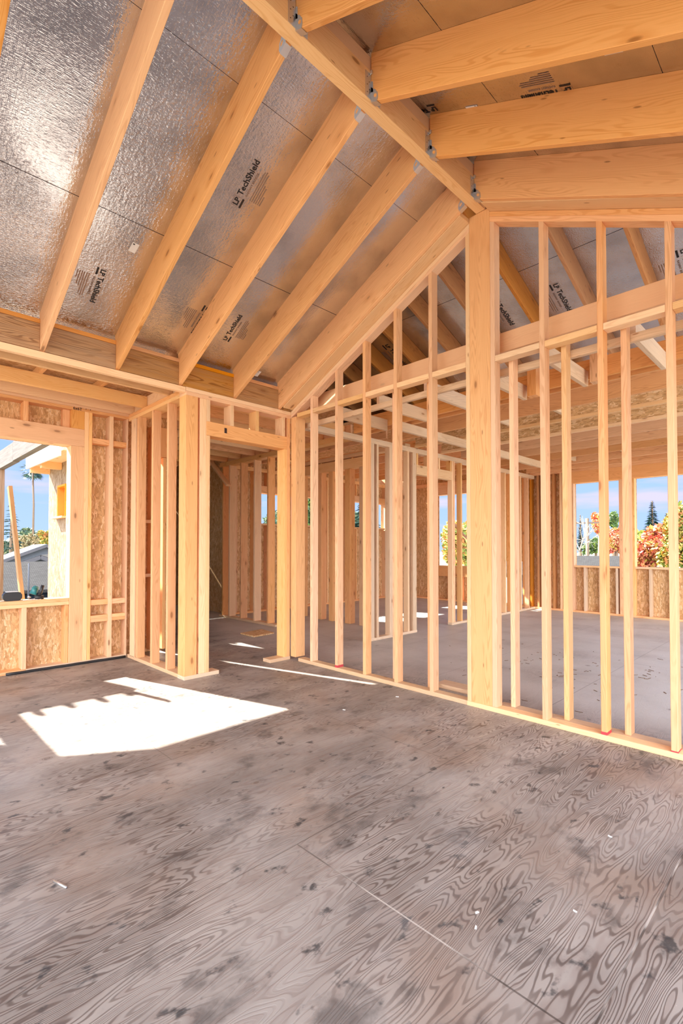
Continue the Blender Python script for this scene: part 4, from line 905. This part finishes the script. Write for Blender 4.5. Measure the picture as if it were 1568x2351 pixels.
def conifer(name, u, vt, vb, w_px, dist, label, n=60, spars=9):
    t = pt(u, vt, dist); b_ = pt(u, vb, dist); dep = dist*math.cos(math.atan((u-784)/F)); w = w_px*dep/F/2
    root = empty(name, gz(t), label, 'tree'); tube('trunk', [gz(t), t], [0.25, 0.03], M_BARK, root, 7)
    bm = bmesh.new(); H = t.z-b_.z
    for k in range(n):
        f = (k+random.random())/n; z = t.z-f*H; r = w*(0.12+0.88*f)*random.uniform(0.75, 1.1)
        for j in range(spars):
            a = random.uniform(0, 6.28); d = Vector((math.cos(a), math.sin(a), 0)); s = Vector((-d.y, d.x, 0)); p = Vector((t.x, t.y, z))
            tip = p+d*r+Vector((0, 0, -0.16*r)); mid = p+d*r*0.5+Vector((0, 0, 0.03*r)); ww = 0.13*r+0.03
            bm.faces.new([bm.verts.new(p), bm.verts.new(mid+s*ww), bm.verts.new(tip), bm.verts.new(mid-s*ww)])
    mesh_from_bm('needles', bm, ML_SPR, root); return root
# through the right-hand windows
simple_tree('maple_tree', 1512, 1188, 1330, 110, 18, 5200, 0.075, ML_RED, 'red and orange autumn maple outside the right back window')
simple_tree('maple_tree', 1560, 1150, 1330, 90, 16.5, 5200, 0.07, ML_YEL, 'yellow-leaved autumn tree at the right edge outside the right back window')
simple_tree('leafy_tree', 1468, 1205, 1320, 50, 19, 2600, 0.075, ML_LIME, 'lime green bushy tree left of the red maple outside the back window')
conifer('spruce_tree', 1497, 1150, 1250, 62, 34, 'dark blue-green pointed spruce beyond the red maple')
conifer('spruce_tree', 1530, 1178, 1260, 50, 40, 'second dark spruce just right of the pointed one')
simple_tree('autumn_tree', 1376, 1170, 1235, 40, 42, 2200, 0.13, ML_RED, 'tall red and gold tree outside the left back window')
simple_tree('autumn_tree', 1415, 1205, 1275, 44, 38, 2200, 0.12, ML_RED, 'rosy autumn tree beside the white gable outside')
simple_tree('leafy_tree', 1407, 1172, 1215, 30, 55, 1500, 0.14, ML_GREEN, 'round green tree beyond the rosy autumn tree')
simple_tree('leafy_tree', 1368, 1228, 1275, 60, 46, 1600, 0.13, ML_GREEN, 'dark green shrubbery behind the grey roof outside')
conifer('cypress_tree', 1332, 1182, 1262, 24, 48, 'narrow dark cypress behind the bare tree')
c = pt(1325, 1262, 33); root = empty('bare_tree', gz(c), 'leafless pale tree standing behind the grey roof outside', 'tree')
def branch(p, d, l, r, depth):
    q = p+d*l; segs.append((p, q, r))
    if depth == 0: return
    for _ in range(3):
        nd = (d+Vector((random.gauss(0, .5), random.gauss(0, .5), random.gauss(0, .35)))).normalized(); branch(q, nd, l*random.uniform(.6, .85), r*0.62, depth-1)
segs = []; branch(gz(c), Vector((0, 0, 1)), 3.4, 0.13, 0)
for _ in range(4): branch(Vector((c.x, c.y, 0.1)), Vector((random.gauss(0, .4), random.gauss(0, .4), 1)).normalized(), 1.1, 0.06, 3)
bm = bmesh.new()
for p, q, r in segs:
    d = (q-p).normalized(); s = d.orthogonal().normalized(); u_ = d.cross(s)
    A = [bm.verts.new(p+(s*math.cos(k*2.094)+u_*math.sin(k*2.094))*r) for k in range(3)]; Z = [bm.verts.new(q+(s*math.cos(k*2.094)+u_*math.sin(k*2.094))*r*.6) for k in range(3)]
    for k in range(3): bm.faces.new((A[k], A[(k+1) % 3], Z[(k+1) % 3], Z[k]))
mesh_from_bm('branches', bm, M_BARE, root)
# through the rear-left windows
simple_tree('leafy_tree', 704, 1120, 1230, 60, 26, 2600, 0.12, ML_GREEN, 'green tree outside the high window left of the gable partition')
simple_tree('leafy_tree', 822, 1170, 1235, 70, 30, 2200, 0.12, ML_HAZE, 'hazy green tree outside a high window behind the partition studs')
conifer('cedar_tree', 838, 1120, 1215, 90, 28, 'cedar with drooping branches outside a high window', 26, 5)
simple_tree('leafy_tree', 1048, 1185, 1330, 90, 24, 3400, 0.10, ML_YEL, 'yellow-green tree outside the far left back window')
simple_tree('leafy_tree', 625, 1170, 1240, 40, 26, 1200, 0.12, ML_HAZE, 'pale green tree seen through the doorway and a high window')
# through the left window
simple_tree('autumn_tree', 104, 1217, 1262, 26, 60, 1400, 0.22, ML_YEL, 'golden tree beside the side wing outside the left window')
simple_tree('autumn_tree', 70, 1226, 1262, 50, 85, 1500, 0.32, leafmat('faded autumn foliage', ((0.42, 0.34, 0.18), (0.32, 0.34, 0.18), (0.50, 0.38, 0.20))), 'faded brown-green trees under the hill outside the left window')
conifer('fir_tree', 27, 1125, 1262, 66, 60, 'sparse fir with bare tips behind the leaning board', 22, 6)
P0 = pt(75, 1240, 90); P1 = pt(75, 1078, 90); root = empty('palm_tree', gz(P0), 'tall thin fan palm outside the left window', 'tree')
tube('trunk', [gz(P0), P0*0.5+P1*0.5+Vector((0.15, 0.1, 0)), P1], [0.17, 0.14, 0.13], M_BARK, root, 8)
bm = bmesh.new(); random.seed(9)
for k in range(26):
    a = 2*math.pi*k/26*2.4; e = random.uniform(-0.9, 1.25); d = Vector((math.cos(a)*math.cos(e), math.sin(a)*math.cos(e), math.sin(e))); L_ = random.uniform(1.5, 2.3)
    hub = P1+d*L_*0.55; s = d.cross(Vector((0, 0, 1))).normalized(); up_ = s.cross(d)
    bm.faces.new([bm.verts.new(P1+s*0.05), bm.verts.new(P1-s*0.05), bm.verts.new(hub-s*0.05), bm.verts.new(hub+s*0.05)])
    for j in range(7):
        an = (j-3)*0.36; dd = d*math.cos(an)+s*math.sin(an)+Vector((0, 0, -0.25)); ss = (s*math.cos(an)-d*math.sin(an))*0.10
        bm.faces.new([bm.verts.new(hub), bm.verts.new(hub+dd*0.5+ss), bm.verts.new(hub+dd*1.0), bm.verts.new(hub+dd*0.5-ss)])
mesh_from_bm('fronds', bm, ML_SPR, root)
# wooded hill
bm = bmesh.new(); random.seed(14); rows = []
for j in range(5):
    row = []
    for i in range(28):
        u = -140+i*14; hill = 1262-44*math.exp(-((u-58)/48.0)**2)-12*math.exp(-((u+60)/60.0)**2)
        t = j/4; row.append(bm.verts.new(pt(u, 1275+(hill-1275)*math.sin(t*math.pi/2)+random.uniform(-1, 1)*(1 if j else 0), 330+60*t)))
    rows.append(row)
for j in range(4):
    for i in range(27): bm.faces.new((rows[j][i], rows[j][i+1], rows[j+1][i+1], rows[j+1][i]))
o = mesh_from_bm('hill', bm, plain('wooded hillside', (0.16, 0.27, 0.18), 0.9)); tag(o, 'low wooded hill on the horizon outside the left window', kind='structure')
hroot = empty('hill_trees', pt(58, 1270, 330), 'band of hazy green trees covering the hill outside the left window', 'trees')
bl = []
for k in range(60):
    u = random.uniform(-20, 120); hill = 1262-44*math.exp(-((u-58)/48.0)**2); v = hill+random.uniform(0, 1)*(1262-hill)
    p = pt(u, v, 322); bl.append(((p.x, p.y, p.z-1), (3.2, 3.2, 2.6)))
o = leaves('hill_foliage', bl, 7000, 0.9, ML_HAZE, None); tag(o, 'hazy green woodland covering the hill outside the left window', 'woodland', kind='stuff')
bpy.data.objects.remove(hroot)

def shingles(name, col, scale=3.0):
    m, nt, b = newmat(name); N = nt.nodes.new; L = nt.links.new
    uv = N('ShaderNodeUVMap'); uv.uv_map = 'UVMap'
    br = N('ShaderNodeTexBrick'); br.inputs['Scale'].default_value = scale; br.inputs['Mortar Size'].default_value = 0.035
    br.inputs['Color1'].default_value = (*col, 1); br.inputs['Color2'].default_value = (*[c*0.78 for c in col], 1); br.inputs['Mortar'].default_value = (*[c*0.25 for c in col], 1)
    br.inputs['Brick Width'].default_value = 0.9; br.inputs['Row Height'].default_value = 0.42
    L(uv.outputs[0], br.inputs['Vector']); L(br.outputs[0], b.inputs['Base Color']); b.inputs['Roughness'].default_value = 0.9; b.inputs['Specular IOR Level'].default_value = 0.03
    return m
M_SH1 = shingles('light grey shingles', (0.06, 0.06, 0.06), 3.0)
M_SH2 = shingles('grey composition roof', (0.07, 0.07, 0.07), 6.0)
M_STUC = plain('white stucco', (0.11, 0.125, 0.15), 0.8)
M_NAVY = plain('slate blue siding', (0.025, 0.04, 0.065), 0.7)
M_TRIM = plain('dark roof trim', (0.10, 0.10, 0.11), 0.6)
def house(c, yaw, w, d, ze, zr, wallm, roofm, label):
    """gable house: ridge along local y; c = centre, w across, d along ridge, ze eave height, zr ridge height (absolute z)"""
    root = empty('house', (c[0], c[1], -3.2), label, 'house')
    R = Matrix.Rotation(yaw, 4, 'Z')
    def T(x, y, z): return (Matrix.Translation((c[0], c[1], 0)) @ R @ Vector((x, y, z)))
    bm = bmesh.new(); hw, hd = w/2, d/2
    vs = [bm.verts.new(T(*p)) for p in ((-hw, -hd, -3.2), (hw, -hd, -3.2), (hw, hd, -3.2), (-hw, hd, -3.2), (-hw, -hd, ze), (hw, -hd, ze), (hw, hd, ze), (-hw, hd, ze), (0, -hd, zr), (0, hd, zr))]
    for f in ((0, 1, 5, 8, 4), (2, 3, 7, 9, 6), (1, 2, 6, 5), (3, 0, 4, 7)): bm.faces.new([vs[i] for i in f])
    mesh_from_bm('walls', bm, wallm, root)
    o_ = 0.45; k = (zr-ze)/hw
    for s in (-1, 1):
        P = [T(s*(hw+o_), -hd-o_, ze-k*o_), T(s*(hw+o_), hd+o_, ze-k*o_), T(0, hd+o_, zr), T(0, -hd-o_, zr)]
        hexa('roof_slope', P+[p+Vector((0, 0, 0.12)) for p in P], R @ Vector((0, 1, 0)), roofm, root, 0)
        for e in (-1, 1):
            a = T(s*(hw+o_), e*(hd+o_), ze-k*o_-0.02); b_ = T(0, e*(hd+o_), zr-0.02)
            bar('fascia', a, b_, 0.06, 0.22, M_TRIM, (0, 0, 1), root)
    return root
az = math.radians(167)
c_ = pt(90, 1260, 50); house((c_.x, c_.y), az-math.pi/2+0.1, 6.2, 9, 0.15, 1.45, M_STUC, M_STUC, 'white gabled house with dark roof edge, farthest outside the left window')
c_ = pt(104, 1275, 36); house((c_.x, c_.y), az-math.pi/2-0.1, 3.8, 4, 0.0, 0.75, M_STUC, M_SH2, 'small white gabled house in front of the bigger one outside the left window')
c_ = pt(8, 1290, 26); house((c_.x, c_.y), az+0.2, 5.0, 9, -0.35, 0.55, M_NAVY, M_SH2, 'slate blue house with grey roof outside the left window')
c_ = pt(70, 1325, 17.5); house((c_.x, c_.y), az+0.0, 7.5, 15, -1.9, -0.35, M_NAVY, M_SH1, 'near neighbour house with rows of light grey shingles below the left window')
p = pt(66, 1300, 20); tag(tube('vent_pipe', [(p.x, p.y, -0.7), (p.x, p.y, p.z+0.1)], [0.035, 0.02], M_STUC), 'pale vent pipe on the roof outside the left window', 'vent pipe')
c_ = pt(1365, 1288, 27); az2 = math.radians(108); house((c_.x, c_.y), az2+0.05, 5.0, 7.2, 0.05, 0.78, M_STUC, M_SH2, 'low house with plain grey roof outside the left back window')
p = pt(1348, 1190, 36); root = tag(tube('utility_pole', [(p.x, p.y, -3.2), (p.x, p.y, p.z)], 0.11, M_BARK), 'wooden utility pole beyond the grey roof outside', 'utility pole')
bar('cross_arm', (p.x-1.0, p.y-0.3, p.z-0.3), (p.x+1.0, p.y+0.3, p.z-0.3), 0.1, 0.1, M_BARK, (0, 0, 1), root)
